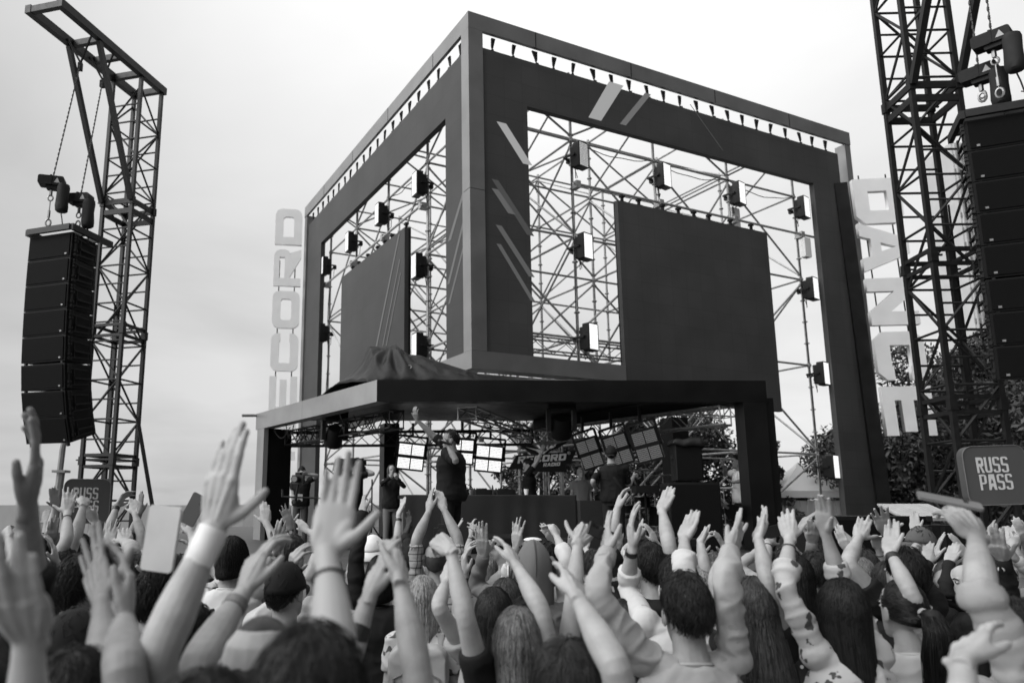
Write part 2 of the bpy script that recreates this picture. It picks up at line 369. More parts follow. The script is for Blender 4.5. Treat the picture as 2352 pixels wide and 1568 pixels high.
c53 = lambda x, y: (1250+x*.4464, 300+y*.4464)
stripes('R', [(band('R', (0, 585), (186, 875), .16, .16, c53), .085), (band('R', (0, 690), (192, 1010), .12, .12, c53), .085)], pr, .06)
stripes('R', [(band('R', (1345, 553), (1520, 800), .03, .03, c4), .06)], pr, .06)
s = .78
while s < 13.0: strap('R', s, pr); s += .595
pl = thing('led_portal', 'dark LED portal of the cube left face, thin pale streaks beside the pillar', 'led screen', ctr+L_*6)
nshape('L', .37, 12.9, 1.31, 11.25, 12.62, 11.37, 5.285, 1.2, .06, .16, M_ledL, pl, 'led_tiles')
c3 = lambda x, y: (600+x*.3507, 450+y*.3507)
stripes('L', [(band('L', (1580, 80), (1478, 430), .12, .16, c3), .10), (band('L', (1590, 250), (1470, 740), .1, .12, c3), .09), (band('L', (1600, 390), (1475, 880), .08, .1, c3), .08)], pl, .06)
s = .7
while s < 12.8: strap('L', s, pl); s += .6
for (face, s0, s1, z0, z1, lab) in (('R', 4.25, 9.55, 4.45, 9.51, 'large blank dark screen hung inside the right face of the cube'),
                                    ('L', 3.66, 8.76, 4.3, 9.35, 'blank dark screen with three thin streaks inside the left face of the cube')):
    d, i = (R_, L_) if face == 'R' else (L_, R_)
    sc = thing('led_screen', lab, 'led screen', ctr+d*(s0+s1)/2+UP*z0)
    wall(s0, s1, z0, z1, .02, .14, face).obj('led_tiles', M_ledR if face == 'R' else M_ledL, sc, smooth=False)
    wall(s0+.03, s1-.03, z0+.02, z1+.03, .143, .22, face).obj('back_frame', M_black, sc, smooth=False)
    s = s0+.3
    while s < s1:
        m = MB(); b = ctr+d*s+i*.2
        m.box(b+UP*(z1+.05), d*.09, i*.05, UP*.03); m.box(b+UP*(z1+.15), d*.03, i*.03, UP*.07); m.box(b+UP*(z1+.22), d*.06, i*.05, UP*.03)
        m.obj('hook_clamp', M_rub, sc); s += random.choice((.55, .8, 1.0))
    if face == 'L':
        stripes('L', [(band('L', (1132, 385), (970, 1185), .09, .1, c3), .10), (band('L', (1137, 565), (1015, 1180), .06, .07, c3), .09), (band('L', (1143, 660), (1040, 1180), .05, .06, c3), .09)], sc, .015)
# ------------------------------------------------------------------ scaffold lattice behind the faces
sf = thing('scaffold', 'tall lattice of galvanised scaffold tubes standing inside the cube behind its screens', 'scaffolding', ctr+R_*6+L_*3)
G0, GS = .5, 2.73
def gp(i, j, z): return ctr+R_*(G0+GS*i)+L_*(G0+GS*j)+UP*z
lev = [1.25, 3.40, 5.95, 8.52, 11.12, 12.9]
cells = {(i, j) for i in range(5) for j in range(5) if i <= 2 or j <= 2}
low_skip = lambda i, j: False
for (i, j) in sorted(cells):
    m = MB(); zb = 1.2 if not (i == 0 and j == 0) else 4.9
    m.tube([gp(i, j, zb), gp(i, j, 13.0)], .038, 8)
    z = zb+.25
    while z < 12.9:
        m.tube([gp(i, j, z-.012), gp(i, j, z+.012)], .075, 8); z += .643
    for z in lev[1:5]:
        m.tube([gp(i, j, z-.06), gp(i, j, z+.06)], .06, 6)
    m.obj('standard', M_galv, sf)
nb = [0]
def ledger(p, q):
    m = MB(); m.tube([p, q], .031, 6); m.tube([p, p+(q-p)*.02], .045, 6); m.tube([q, q+(p-q)*.02], .045, 6); m.obj('ledger', M_galv, sf)
def brace(p, q):
    m = MB(); m.tube([p, q], .029, 6); m.tube([p, p+(q-p)*.025], .04, 6); m.tube([q, q+(p-q)*.025], .04, 6); m.obj('diagonal_brace', M_galv, sf)
for (i, j) in sorted(cells):
    for (a, b) in ((i+1, j), (i, j+1)):
        if (a, b) not in cells: continue
        nrow = (j if a != i else i)
        for k, z in enumerate(lev):
            if z < 5 and i == 0 and j == 0: continue
            if k in (0,): continue
            ledger(gp(i, j, z), gp(a, b, z))
        for k in range(len(lev)-1):
            if k == 0 and (i+j) % 2: continue
            if i == 0 and j == 0 and lev[k] < 5: continue
            odd = ((i+j)//1+k+(nrow == 1)) % 2
            front = nrow == 0
            if front and (i+j) % 2 == 0 and k in (3,): odd = 1-odd
            z0, z1 = lev[k]+.12, lev[k+1]-.12
            p, q = (gp(i, j, z0), gp(a, b, z1)) if odd else (gp(i, j, z1), gp(a, b, z0))
            brace(p, q)
            if nrow == 1 and k % 2: brace(gp(i, j, z1), gp(a, b, z0)) if odd else brace(gp(i, j, z0), gp(a, b, z1))
for f, d, i, s1 in (('R', R_, L_, 12.0), ('L', L_, R_, 11.8)):       # the tube each inner screen hangs from
    m = MB(); b = ctr+i*.3; m.tube([b+d*3.1+UP*9.85, b+d*s1+UP*9.85], .035, 8)
    for s in (3.25, 5.96, 8.69, 11.4): m.box(b+d*s+UP*9.85+i*.08, d*.07, i*.12, UP*.09)
    m.obj('hanging_tube', M_galv, sf)
# cables drooping along the scaffold
for (p, q, sag) in ((gp(1, 0, 11.1), gp(2, 0, 11.1), .18), (gp(2, 0, 11.1), gp(3, 0, 11.1), .2), (gp(3, 0, 11.1), gp(4, 0, 11.1), .25), (gp(0, 1, 11.1), gp(0, 2, 11.1), .2),
                    (gp(4, 0, 11.1), gp(4, 0, 6.0), .0), (gp(1, 0, 11.1), gp(1, 0, 4.0), .0), (gp(0, 4, 11.1), gp(0, 4, 3.0), 0), (gp(4, 0, 8.4), gp(4, 0, 2.0), 0)):
    m = MB(); off = -R_*.06-L_*.05
    m.tube([p+(q-p)*t+off*(1+.5*math.sin(t*17+p[0]))-UP*sag*4*t*(1-t) for t in np.linspace(0, 1, 14)], .012, 5)
    tag(m.obj('cable', M_rub, loc=p), 'thin black cable %s the scaffold' % ('clipped down a pole of' if sag == 0 else 'drooping below a top tube of'), 'cable', 'cables on the scaffold')
# ------------------------------------------------------------------ flood lights on the scaffold
def lens_nodes(name, nx, ny, strength, ax, az):
    """rows of round LED emitters, in the lamp's own Generated box"""
    def fn(N, L, b):
        tc = N.new('ShaderNodeTexCoord'); sx = N.new('ShaderNodeSeparateXYZ'); L.new(tc.outputs['UV'], sx.inputs[0])
        fr_ = []
        for k, n in ((0, nx), (1, ny)):
            a = N.new('ShaderNodeMath'); a.operation = 'MULTIPLY'; a.inputs[1].default_value = n; L.new(sx.outputs[k], a.inputs[0])
            f = N.new('ShaderNodeMath'); f.operation = 'FRACT'; L.new(a.outputs[0], f.inputs[0])
            c = N.new('ShaderNodeMath'); c.operation = 'SUBTRACT'; c.inputs[1].default_value = .5; L.new(f.outputs[0], c.inputs[0]); fr_.append(c)
        cb = N.new('ShaderNodeCombineXYZ'); L.new(fr_[0].outputs[0], cb.inputs[0]); L.new(fr_[1].outputs[0], cb.inputs[1])
        ln = N.new('ShaderNodeVectorMath'); ln.operation = 'LENGTH'; L.new(cb.outputs[0], ln.inputs[0])
        mr = N.new('ShaderNodeMapRange'); L.new(ln.outputs['Value'], mr.inputs[0]); mr.inputs[1].default_value = ax; mr.inputs[2].default_value = ax+.14
        mr.inputs[3].default_value = strength; mr.inputs[4].default_value = az
        b.inputs['Base Color'].default_value = (.05, .05, .05, 1); b.inputs['Emission Color'].default_value = (1, 1, 1, 1)
        L.new(mr.outputs[0], b.inputs['Emission Strength'])
    return texmat(name, fn)
M_lensB = lens_nodes('lens_bright', 6, 14, 1.6, .33, .45)
M_lensM = lens_nodes('lens_soft', 6, 14, .7, .3, .08)
M_blB = lens_nodes('blinder_bright', 9, 7, 1.5, .34, .32)
M_blD = lens_nodes('blinder_dim', 9, 7, .26, .2, .002)
def quad_uv(name, c, x, y, mt, parent):
    m = MB(); m.add([c-x-y, c+x-y, c+x+y, c-x+y], [(0, 1, 2, 3)]); o = m.obj(name, mt, parent, smooth=False)
    uv = o.data.uv_layers.new(name='UVMap')
    for k, q in enumerate(((0, 0), (1, 0), (1, 1), (0, 1))): uv.data[k].uv = q
    return o
def flood(c, head, label, tilt=0, bright=True, s=.92):
    n = hd(head); x = np.cross(n, UP)*-1; z = UP
    o = thing('flood_light', label, 'stage light', c, 'flood lights on the scaffold')
    m = MB(); m.rbox(c, x*.2*s, z*.37*s, n*.1*s, .05); m.obj('housing', M_black, o)
    b = c-n*.17*s; m = MB(); m.rbox(b, x*.15*s, z*.3*s, n*.062*s, .04)
    for k in range(-4, 5): m.box(b-n*.075*s+z*k*.06, x*.13*s, z*.01, n*.02)
    m.obj('heat_sink', M_rub, o)
    quad_uv('lens_panel', c+n*.106*s, x*.165*s, z*.335*s, M_lensB if bright else M_lensM, o)
    m = MB(); e = c-n*.04
    for q in (-1, 1): m.bar(e+x*q*.24*s+z*.0, e+x*q*.24*s-n*.32, .03, .05)
    m.bar(e-x*.25*s-n*.32, e+x*.25*s-n*.32, .05, .04); m.box(e-n*.36, x*.05, z*.06, n*.05)
    for q in (-1, 1): m.bar(e+x*q*.2*s, e+x*q*.255*s, .05)
    m.obj('yoke', M_black, o)
    m = MB(); m.tube([c-n*.2-z*.1, c-n*.25-z*.5+x*.07, c-n*.3-z*.42+x*.2, c-n*.34-z*.1+x*.12], .01, 5); m.obj('power_cable', M_rub, o)
    return o
for (s, z, lab, br) in ((3.3, 10.58, 'lit flood light nearest the corner pillar in the top row of the right face', False), (6.03, 10.58, 'lit flood light directly above the left part of the large blank screen', True),
                    (8.79, 10.6, 'lit flood light above the right part of the large blank screen', True), (11.45, 10.66, 'lit flood light at the upper right corner of the portal opening, right face', True),
                    (3.33, 8.19, 'lit flood light halfway up between corner pillar and large blank screen', True), (3.38, 5.93, 'lit flood light low beside the bottom left of the large blank screen', True),
                    (11.5, 8.17, 'lit flood light right of the large blank screen at mid height', True), (11.6, 5.67, 'lit flood light right of the large blank screen near its lower edge', True), (11.63, 3.03, 'lit flood light lowest on the right, in front of the white tent', True)):
    flood(ctr+R_*s+L_*.2+UP*z, 142, lab, bright=br)
for (s, z, lab) in ((3.24, 10.44, 'black flood light highest in the left face, by the corner pillar'), (5.94, 10.56, 'black flood light second along the sloping row of the left face'), (8.58, 10.54, 'black flood light third along the sloping row of the left face'),
                    (11.25, 10.5, 'flood light with bright edge at the far top corner of the left face'), (3.27, 8.15, 'flood light between left screen and corner pillar at mid height'), (11.4, 8.04, 'flood light beside the far left post at mid height'), (3.22, 6.0, 'flood light just above the black tarpaulin')):
    flood(ctr+L_*s+R_*.2+UP*z, -114, lab)
m = MB(); m.rbox(ctr+R_*11.5+L_*.3+UP*9.45, R_*.13, UP*.3, L_*.08, .03); o = m.obj('antenna_box', M_white, loc=ctr+R_*11.5+L_*.3+UP*9.45)
tag(o, 'small white antenna box clamped to a scaffold pole at right', 'antenna')
m = MB(); m.rbox(ctr+R_*9+L_*.6+UP*10.0, R_*.16, UP*.35, L_*.05, .03); o = m.obj('antenna_box', M_white, loc=ctr+R_*9+L_*.6+UP*10)
tag(o, 'pale flat antenna panel behind the top edge of the large screen', 'antenna')
# ------------------------------------------------------------------ trusses
def truss(p, q, w, h, parent, step=.45, r=.022, mt=None, up=UP):
    p, q = np.asarray(p, float), np.asarray(q, float); d = nrm(q-p); a, b = frame_of(d, up); Ln = np.linalg.norm(q-p)
    co = [a*w/2+b*h/2, -a*w/2+b*h/2, -a*w/2-b*h/2, a*w/2-b*h/2]
    m = MB()
    for c in co: m.tube([p+c, q+c], r, 7)
    m.obj('truss_chord', mt or M_alu, parent)
    m = MB(); n = max(1, int(round(Ln/step)))
    for e in range(4):
        c0, c1 = co[e], co[(e+1) % 4]
        for k in range(n):
            x0, x1 = p+d*Ln*k/n, p+d*Ln*(k+1)/n
            m.tube([x0+(c0 if k % 2 else c1), x1+(c1 if k % 2 else c0)], r*.5, 5, cap=False)
        m.tube([p+c0, p+c1], r*.6, 5); m.tube([q+c0, q+c1], r*.6, 5)
    m.obj('truss_lacing', mt or M_alu, parent)
tr = thing('box_truss', 'horizontal box truss behind the lower beam under the cube corner', 'truss', ctr+R_*2+UP*5)
truss(ctr+R_*1.0+L_*.75+UP*5.75, ctr+R_*5+L_*.75+UP*5.75, .32, .32, tr); truss(ctr+R_*.4+L_*1.3+UP*4.6, ctr+R_*9+L_*1.3+UP*4.6, .4, .4, tr)
# ------------------------------------------------------------------ canopy over the stage
ZB, ZT = 3.74, 4.12
FL = V3(-.90, 13.0, 0); FR = V3(5.93, 13.08, 0); BL = V3(-4.12, 17.95, 0); BR = FR+(BL-FL)
dS = nrm(BL-FL); dF = nrm(FR-FL)
cp = thing('stage_canopy', 'low flat canopy over the stage, grey left fascia and black front fascia, on black posts', 'canopy', (FL+BR)/2)
def edge(p, q, t, z0, z1, name, mt, inn):
    m = MB(); d = q-p; m.box((p+q)/2+inn*t/2+UP*(z0+z1)/2, d/2, inn*t/2, UP*(z1-z0)/2); return m.obj(name, mt, cp)
inF = nrm(np.cross(UP, dF)); inS = nrm(np.cross(dS, UP))
M_fascia_lit = mat('canopy_fascia_lit', .24, .38, metal=.2, var=.2, scale=1.3, spec=.7, bump=.3, bscale=1.6, bdist=.05); M_fasciaF = mat('canopy_front_fascia', .005, .5, var=.3, scale=2, spec=.15)  # left fascia is lighter than the front: light from the left put into its colour
edge(FL+dF*.003, FR, .28, ZB, ZT, 'front_fascia', M_fasciaF, inF)
edge(FL+dS*.0, FL+dS*3.2, .26, ZB-.002, ZT+.002, 'side_fascia', M_fascia_lit, inS); edge(FL+dS*3.206, BL, .26, ZB-.002, ZT+.002, 'side_fascia', M_fascia_lit, inS)
edge(FR+dS*.29, BR, .26, ZB+.003, ZT-.003, 'side_fascia', M_fasciaF, -inS)
m = MB(); a, b, c, d = FL+dF*.45+dS*.4, FR-dF*.45+dS*.4, BR-dF*.3, BL+dF*.5
m.prism([(p[0], p[1]) for p in (a, b, c, d)], V3(0, 0, ZB+.22), V3(1, 0, 0), V3(0, 1, 0), UP*.08); m.obj('roof_sheet', M_tarp, cp)
M_post = mat('canopy_post', .006, .45, var=.25, scale=2, spec=.2); M_postl = M_fascia_lit
def post(c, x, y, z0, z1, name='post', mt=None): 
    m = MB(); m.box(c+UP*(z0+z1)/2, x, y, UP*(z1-z0)/2); return m.obj(name, mt or M_post, cp, smooth=False)
post(FR-dF*.22+inF*.2, dF*.2, inF*.2, 1.2, ZB-.003); post(FR+dF*.06+inF*.24, dF*.075, inF*.18, 1.2, ZT-.3, 'post_cover')
post(BL+inS*.42-dS*.3, inS*.29, dS*.2, 1.2, ZB-.004); post(BL+inS*.06-dS*.32, inS*.055, dS*.22, 1.2, ZB-.004, 'post_cover', M_fascia_lit)  # cover on the left side of this post carries the same lit tone
m = MB(); m.tube([BL-inS*.35+UP*(ZT-.06), BL+inS*.1+UP*(ZT-.03)], .035, 7, round_end=True); m.obj('pipe_end', M_alu, cp)
ZTR = 3.52
truss(BL+inS*.6-dS*.25+UP*ZTR, BR-inS*.5-dS*.25+UP*ZTR, .3, .32, cp, step=.34, mt=M_steel)
truss(BR-inS*.45-dS*.3+UP*ZTR, FR-inS*.5+dS*.5+UP*ZTR, .3, .32, cp, step=.34)
truss(FL+inS*.7+dS*.5+UP*ZTR, BL+inS*.7-dS*.5+UP*ZTR, .3, .32, cp, step=.34, mt=M_steel)
truss(FL+dF*1.6+inF*.5+UP*3.6, BR-dF*.6-dS*.4+UP*3.6, .34, .2, cp, step=.5)
truss(BR+V3(-.1, -.1, 1.2), BR+V3(-.1, -.1, ZB), .4, .4, cp, step=.5); truss(BR+V3(.3, .3, 1.2), BR+V3(.3, .3, ZB), .4, .4, cp, step=.5)
for (p, n) in ((FL+inS*.5+dS*1.5+UP*3.7, 5), (FL+inS*.5+dS*4+UP*3.7, 5), (BR-dF*2+UP*3.68, 7), (BL+dF*1.0-dS*.4+UP*3.7, 6)):
    for k in range(n):
        m = MB(); a = p+V3(random.uniform(-.5, .5), random.uniform(-.4, .4), 0); b = a+V3(random.uniform(-.6, .6), random.uniform(-.5, .5), 0); sg = random.uniform(.08, .3)
        m.tube([a+(b-a)*t-UP*sg*4*t*(1-t) for t in np.linspace(0, 1, 9)], .011, 5); m.obj('loose_cable', M_rub, cp)
# tarpaulin thrown over a case on the canopy roof
def tarp():
    prof = [(772, 884), (800, 868), (828, 838), (848, 797), (880, 800), (912, 794), (938, 816), (965, 818), (1010, 832), (1060, 848), (1100, 861), (1180, 866), (1260, 872), (1345, 876)]
    nx, ny = 150, 44; vs = []; fs = []
    for i in range(nx):
        t = i/(nx-1); u = 772+t*(1345-772)
        vv = np.interp(u, [p[0] for p in prof], [p[1] for p in prof]); top = at(u*KP, vv*KP, 14.3)[2]
        for j in range(ny):
            w = j/(ny-1); Y = 13.32+w*2.4; x = at(u*KP, 900, 14.3)[0]
            edge_in = max(0.0, (15.7-u*0-Y))
            h = max(0, top-ZT); pf = min(1, (w/.42))**.8 if w < .42 else max(0, (1-w)/.58)**.9
            fold = h*(.045*(1-abs(mnoise.noise(Vector((x*4.5, Y*2.6, 5)))*2.2))+.05*math.sin(math.atan2(w-.42, (u-900)/300)*14+u*.01)+.05*mnoise.noise(Vector((x*2.1, Y*1.6, 1))))
            z = ZT+.02+h*pf+fold*(pf*(1-pf)*4*.9+.15)
            if Y < FL[1]+0: z = ZT
            # keep to the left edge of the roof
            xl = FL[0]+(Y-FL[1])*(BL[0]-FL[0])/(BL[1]-FL[1]); xx = x+(w-.4)*-1.0*max(0, 1-t*1.6)
            vs.append((max(xx, xl+.02), Y, z))
    for i in range(nx-1):
        for j in range(ny-1): a = i*ny+j; fs.append((a, a+ny, a+ny+1, a+1))
    m = MB(); m.add(vs, fs); o = m.obj('tarpaulin', M_tarp, loc=at(900*KP, 880*KP, 14.0), ang=0)
    md = o.modifiers.new('thick', 'SOLIDIFY'); md.thickness = .012
    tag(o, 'crumpled black tarpaulin with metal eyelets draped over a case on the canopy roof', 'tarpaulin')
    for (u, v) in ((941, 843), (940, 861), (927, 871), (975, 872)):
        p = at(u*KP, v*KP, 13.62); m = MB(); a, b = V3(1, 0, 0), nrm(V3(0, .25, 1)); 
        m.tube([p+(a*math.cos(t)+b*math.sin(t))*.032 for t in np.linspace(0, 2*math.pi, 13)], .013, 6); m.obj('eyelet', M_chrome, o)
tarp()
# ------------------------------------------------------------------ vertical letter signs
def letter_sign(name, label, text, cap, w, s, k, rnd, pts, right, up_dir, th, post, cup=True):
    o = thing(name, label, 'letter sign', pts[0]); n = nrm(np.cross(right, up_dir)); 
    for c, p in zip(text, pts):
        lp, _ = glyph(c, w, s, k, rnd)
        # cup: letter x axis points up the sign and letter y to the left; otherwise x down and y to the right
        X, Y = (up_dir, -right) if cup else (-up_dir, right)
        Z = nrm(np.cross(X, Y)); me = poly_mesh('letter', lp, th/cap, M_white, basis(p, X*cap, Y*cap, Z*cap))
        mlink('letter', me, o)
    m = MB()
    for t in (.22, .8):
        a = pts[0]-right*cap*t if cup else pts[0]+right*cap*t
        b = pts[-1]-right*cap*t if cup else pts[-1]+right*cap*t
        m.tube([a-n*th*.7+up_dir*(.2 if not cup else .2), b-n*th*.7-up_dir*.6], .022, 6)
    m.obj('mounting_rod', M_black, o)
    if post is not None: post.obj('post', M_black, o)
    return o
EL = ctr+L_*LL; r1 = hd(82)
pt0 = EL-r1*.06-R_*.02
zt = [3.62+1.655*q for q in range(6)]
letter_sign('vertical_letter_sign', 'tall white RECORD letters reading upwards beside the far left post', 'RECORD', 1.02, 1.42, .30, .26, True,
            [pt0+UP*z for z in zt], r1, UP, .16, None, True)
pa, pb = at(2126, 452, 21.4), at(2216, 1096, 21.4); ax = nrm(pa-pb); rr = nrm(hd(97)-ax*np.dot(hd(97), ax)); rr = nrm(rr+ax*-.03)
Ld = np.linalg.norm(pa-pb)
post = MB(); post.bar(pa-rr*.24+hd(10)*.25, pa-ax*(pa[2]-1.0)/ax[2]-rr*.24+hd(10)*.25, .36, .3, up=hd(10))
tops = [0, .178, .398, .605, .81]
letter_sign('vertical_letter_sign', 'tall white DANCE letters reading downwards on a black post at right', 'DANCE', 1.33, 1.06, .30, .17, False,
            [pa-ax*Ld*t for t in tops], rr, ax, .17, post, False)
# ------------------------------------------------------------------ PA towers with boom, hoists and line arrays
def pa_tower(N, hA, hB, s, ztop, label, boom, boom_len, joints, strut_z):
    A, B = hd(hA), hd(hB); base = V3(N[0], N[1], 0)
    o = thing('speaker_tower', label, 'truss tower', base+(A+B)*s/2)
    cor = [base, base+A*s, base+A*s+B*s, base+B*s]
    for c in cor:
        m = MB(); m.bar(c, c+UP*ztop, .085, .085, up=A); 
        for z in joints: m.box(c+UP*z, A*.06, B*.06, UP*.1); m.box(c+UP*(z+.02)+A*.1, A*.06, B*.015, UP*.015)
        m.obj('mast_chord', M_steel, o)
    step = .47
    for e in range(4):
        p, q = cor[e], cor[(e+1) % 4]; m = MB(); z = .2; k = e
        while z+2*step < ztop:
            m.tube([p+UP*z, q+UP*z], .024, 5); m.tube([p+UP*(z+step), q+UP*(z+step)], .022, 5) if e % 2 == 0 else None
            a, b = (p, q) if k % 2 else (q, p)
            m.tube([a+UP*z, b+UP*(z+2*step)], .026, 5); k += 1; z += 2*step
        m.obj('lattice_bracing', M_steel, o)
    for z in joints:
        m = MB()
        for dz in ((-.13, .13) if z != strut_z else (0, -.26)):
            for e in range(4): m.bar(cor[e]+UP*(z+dz), cor[(e+1) % 4]+UP*(z+dz), .05, .13 if z == strut_z else .07)
        m.obj('ring_beam', M_steel, o)
    # boom: two long beams with cross members, reaching along boom direction
    D = boom; side = A if abs(np.dot(A, D)) < .5 else B; off0 = base if abs(np.dot(A, D)) < .5 else base
    back = s+.12
    for q in (0, s):
        m = MB(); m.bar(base+side*q-D*back+UP*(ztop+.09), base+side*q+D*boom_len+UP*(ztop+.09), .15, .19); m.obj('boom_beam', M_steel, o)
    for t in (-s, 0, boom_len*.27, boom_len*.52, boom_len-.07):
        m = MB(); m.bar(base+side*.078+D*t+UP*(ztop+.08), base+side*(s-.078)+D*t+UP*(ztop+.08), .12, .15); m.obj('boom_cross_member', M_steel, o)
    for q in (0, s):
        m = MB(); m.bar(base+side*q+D*.06+UP*strut_z, base+side*q+D*boom_len*.55+UP*(ztop-.02), .11, .11); m.obj('boom_strut', M_steel, o)
    m = MB()
    for t in (-.15, -.1): m.tube([cor[2]+UP*(ztop*.55)+A*.1, cor[2]+UP*3+A*(.1+t*.2), cor[2]+UP*.1+A*.15], .02, 5)
    m.obj('tower_cable', M_rub, o)
    return o
def hoist(top, bot, body_z, hdg, label, side):
    """chain hoist: chain from the boom down to the motor, chain bag, hook and shackle below"""
    c = V3(bot[0], bot[1], body_z); A, B = hd(hdg), hd(hdg+90)
    o = thing('chain_hoist', label, 'chain hoist', c, 'chain hoists on the speaker towers')
    m = MB(); m.rbox(c, A*.25, UP*.10, B*.12, .045); m.rbox(c-UP*.11+A*.03, A*.13, UP*.06, B*.085, .03); m.box(c+UP*.01, A*.02, B*.127, UP*.105); m.obj('motor_body', M_cab, o)
    for q in (1, -1):
        m = MB(); m.prism([(-.055, -.05), (.055, -.05), (0, .06)], c+A*.12*1-B*.1205*q if q > 0 else c+A*.12+B*.1205, A, UP, B*-.002*q); m.obj('warning_triangle', mat('warning_label', .35, .5), o)
    m = MB(); L = np.linalg.norm(np.array(top)-c); n = int(L/.07)
    for k in range(n):
        a = c+(np.array(top)-c)*(k+.0)/n; b = c+(np.array(top)-c)*(k+.85)/n; m.tube([a, (a+b)/2+A*.004*(-1)**k, b], .019 if k % 2 else .012, 5)
    m.obj('load_chain', M_steel, o)
    m = MB()
    if side is not None:
        for q in side: m.tube([np.array(top), q], .025, 5)
        m.box(np.array(top)-UP*.1, A*.05, B*.05, UP*.09)
        m.obj('sling', M_rub, o)
    bc = c+A*.24*(1)-UP*.33+B*.05; m = MB()
    m.loft([[bc+UP*z+(A*math.cos(t)+B*math.sin(t))*r*(1+.06*math.sin(3*t+z*9)) for t in (2*math.pi*k/12 for k in range(12))] for z, r in ((.27, .11), (.2, .125), (0, .12), (-.2, .13), (-.3, .12), (-.33, .09))])
    m.obj('chain_bag', M_rub, o)
    m = MB(); m.tube([c-UP*.19, c-UP*.30], .035, 6)
    m.tube([c-UP*.30+(A*math.cos(t)+UP*(math.sin(t)-1)*1.2)*.05 for t in np.linspace(0, 2*math.pi, 11)], .016, 6)
    z0 = c[2]-.42; L2 = z0-bot[2]
    if L2 > .3:
        m.tube([c-UP*.42, np.array(bot)+UP*.22], .014, 6); m.tube([c-UP*(.42+L2*.35), c-UP*(.42+L2*.6)], .03, 6)
    m.tube([np.array(bot)+UP*.13+(A*math.cos(t)+UP*math.sin(t)*1.5)*.05 for t in np.linspace(0, 2*math.pi, 11)], .02, 6)
    m.obj('hook_and_shackle', M_chrome, o)
    m = MB(); m.tube([bc-UP*.36, bc-UP*.5+A*.03, bc-UP*.7+A*.06, V3(bc[0], bc[1], bot[2]+.02)+A*.02], .012, 5); m.obj('control_cable', M_rub, o)
    return o
def line_array(corner, hF, hS, w, dep, h, angs, label, gaps, near_right):
    """cabinets hung below a flying frame. corner: top of the front edge nearest the camera; hF: along the front, away from it; hS: along the side, away from it"""
    A, B = hd(hF), hd(hS)
    o = thing('line_array', label, 'line array', corner+A*w/2+B*dep/2)
    c = np.array(corner, float)
    m = MB(); f0 = c-A*.03-B*.03
    for q in (0, w+.06): m.bar(f0+A*q+B*.0, f0+A*q+B*(dep*1.45), .07, .13)
    for q in (0, dep*.5, dep): m.bar(f0+B*q+A*.036, f0+B*q+A*(w+.024), .07, .12)
    m.obj('flying_frame', M_steel, o)
    m = MB()
    for q in (.12, .3, .5, .66, .8): m.tube([f0+A*w*q-B*.037, f0+A*w*q-B*.041], .022, 8)
    m.obj('frame_holes', M_chrome, o) if False else None
    fr_top = c-UP*.09; pz = fr_top+B*.04
    for k, (a, gp_) in enumerate(zip(angs, gaps)):
        ca, sa = math.cos(rad(a)), math.sin(rad(a))
        U = UP*ca+B*-sa if False else nrm(UP*ca-B*sa); Bk = nrm(B*ca+UP*sa)   # tilted: front faces down, bottom moves back
        U = nrm(UP*ca+B*(-sa)); Bk = nrm(np.cross(U, A)*(1 if np.dot(np.cross(U, A), B) > 0 else -1))
        p = pz-U*gp_
        cab = bpy.data.objects.new('speaker_cabinet', None); COL.objects.link(cab); cab.parent = o; cab['_o'] = list(o['_o'])
        tp = dep*.96; bk = h*.93
        m = MB()
        vs = [p, p+A*w, p+A*w-U*h, p-U*h]; inset = (h-bk)/2
        vs += [p+A*w*.06+Bk*tp-U*inset, p+A*w*.94+Bk*tp-U*inset, p+A*w*.94+Bk*tp-U*(inset+bk), p+A*w*.06+Bk*tp-U*(inset+bk)]
        m.add(vs, [(0, 1, 2, 3), (4, 7, 6, 5), (0, 4, 5, 1), (1, 5, 6, 2), (2, 6, 7, 3), (3, 7, 4, 0)])
        b_ = m.obj('cabinet_body', M_cab, cab, smooth=False)
        m = MB(); m.box(p+A*w/2-U*h*.5-Bk*.012, A*(w/2-.035), U*(h/2-.03), Bk*.01); m.obj('grille', M_grille, cab, smooth=False)
        m = MB(); e = p+A*.0-A*.012
        sp = lambda t, z: p+Bk*t*tp-U*(h*z)-A*.004
        for (t0, z0, t1, z1, wd) in ((.12, .04, .12, .96, .05), (.86, .16, .86, .84, .05), (.3, .58, .84, .60, .03), (.2, .2, .8, .26, .02), (.2, .84, .8, .8, .02), (.3, .2, .3, .82, .018)):
            m.bar(sp(t0, z0), sp(t1, z1), wd, .02 if wd != .03 else .05, up=A)
        for t in (.09, .16): 
            for z in (.08, .2, .33, .72, .9): m.box(sp(t, z)-A*.018, Bk*.018, U*.022, A*.02)
        m.obj('side_rigging', M_steel, cab)
        m = MB(); m.box(p+A*w*(.1)-U*h*.87-Bk*.026, A*.022, U*.016, Bk*.002); m.obj('badge', mat('badge_silver', .25, .4, metal=.5), cab)
        m = MB(); m.box(p+A*w*.08+Bk*.04-U*(h+.02), A*.02, Bk*.03, U*.05); m.box(p+A*w*.92+Bk*.04-U*(h+.02), A*.02, Bk*.03, U*.05); m.obj('hinge_plate', M_steel, cab)
        pz = p-U*(h+.012)
    return o
NL = at(354, 191, 17.5); sL = .83; zL = NL[2]
hA1, hB1 = -75, 16
dirL = -hd(hB1)
zj = [float(at(345, v, 17.5)[2]) for v in (500, 822, 1150)]
ToweL = pa_tower(NL, hA1, hB1, sL, zL, 'slender black truss tower at far left, its boom reaching out over the hanging speakers', dirL, 2.85, zj, zj[0])
SPK = {}
cL = at(179, 567, 14.6); h_ = .475
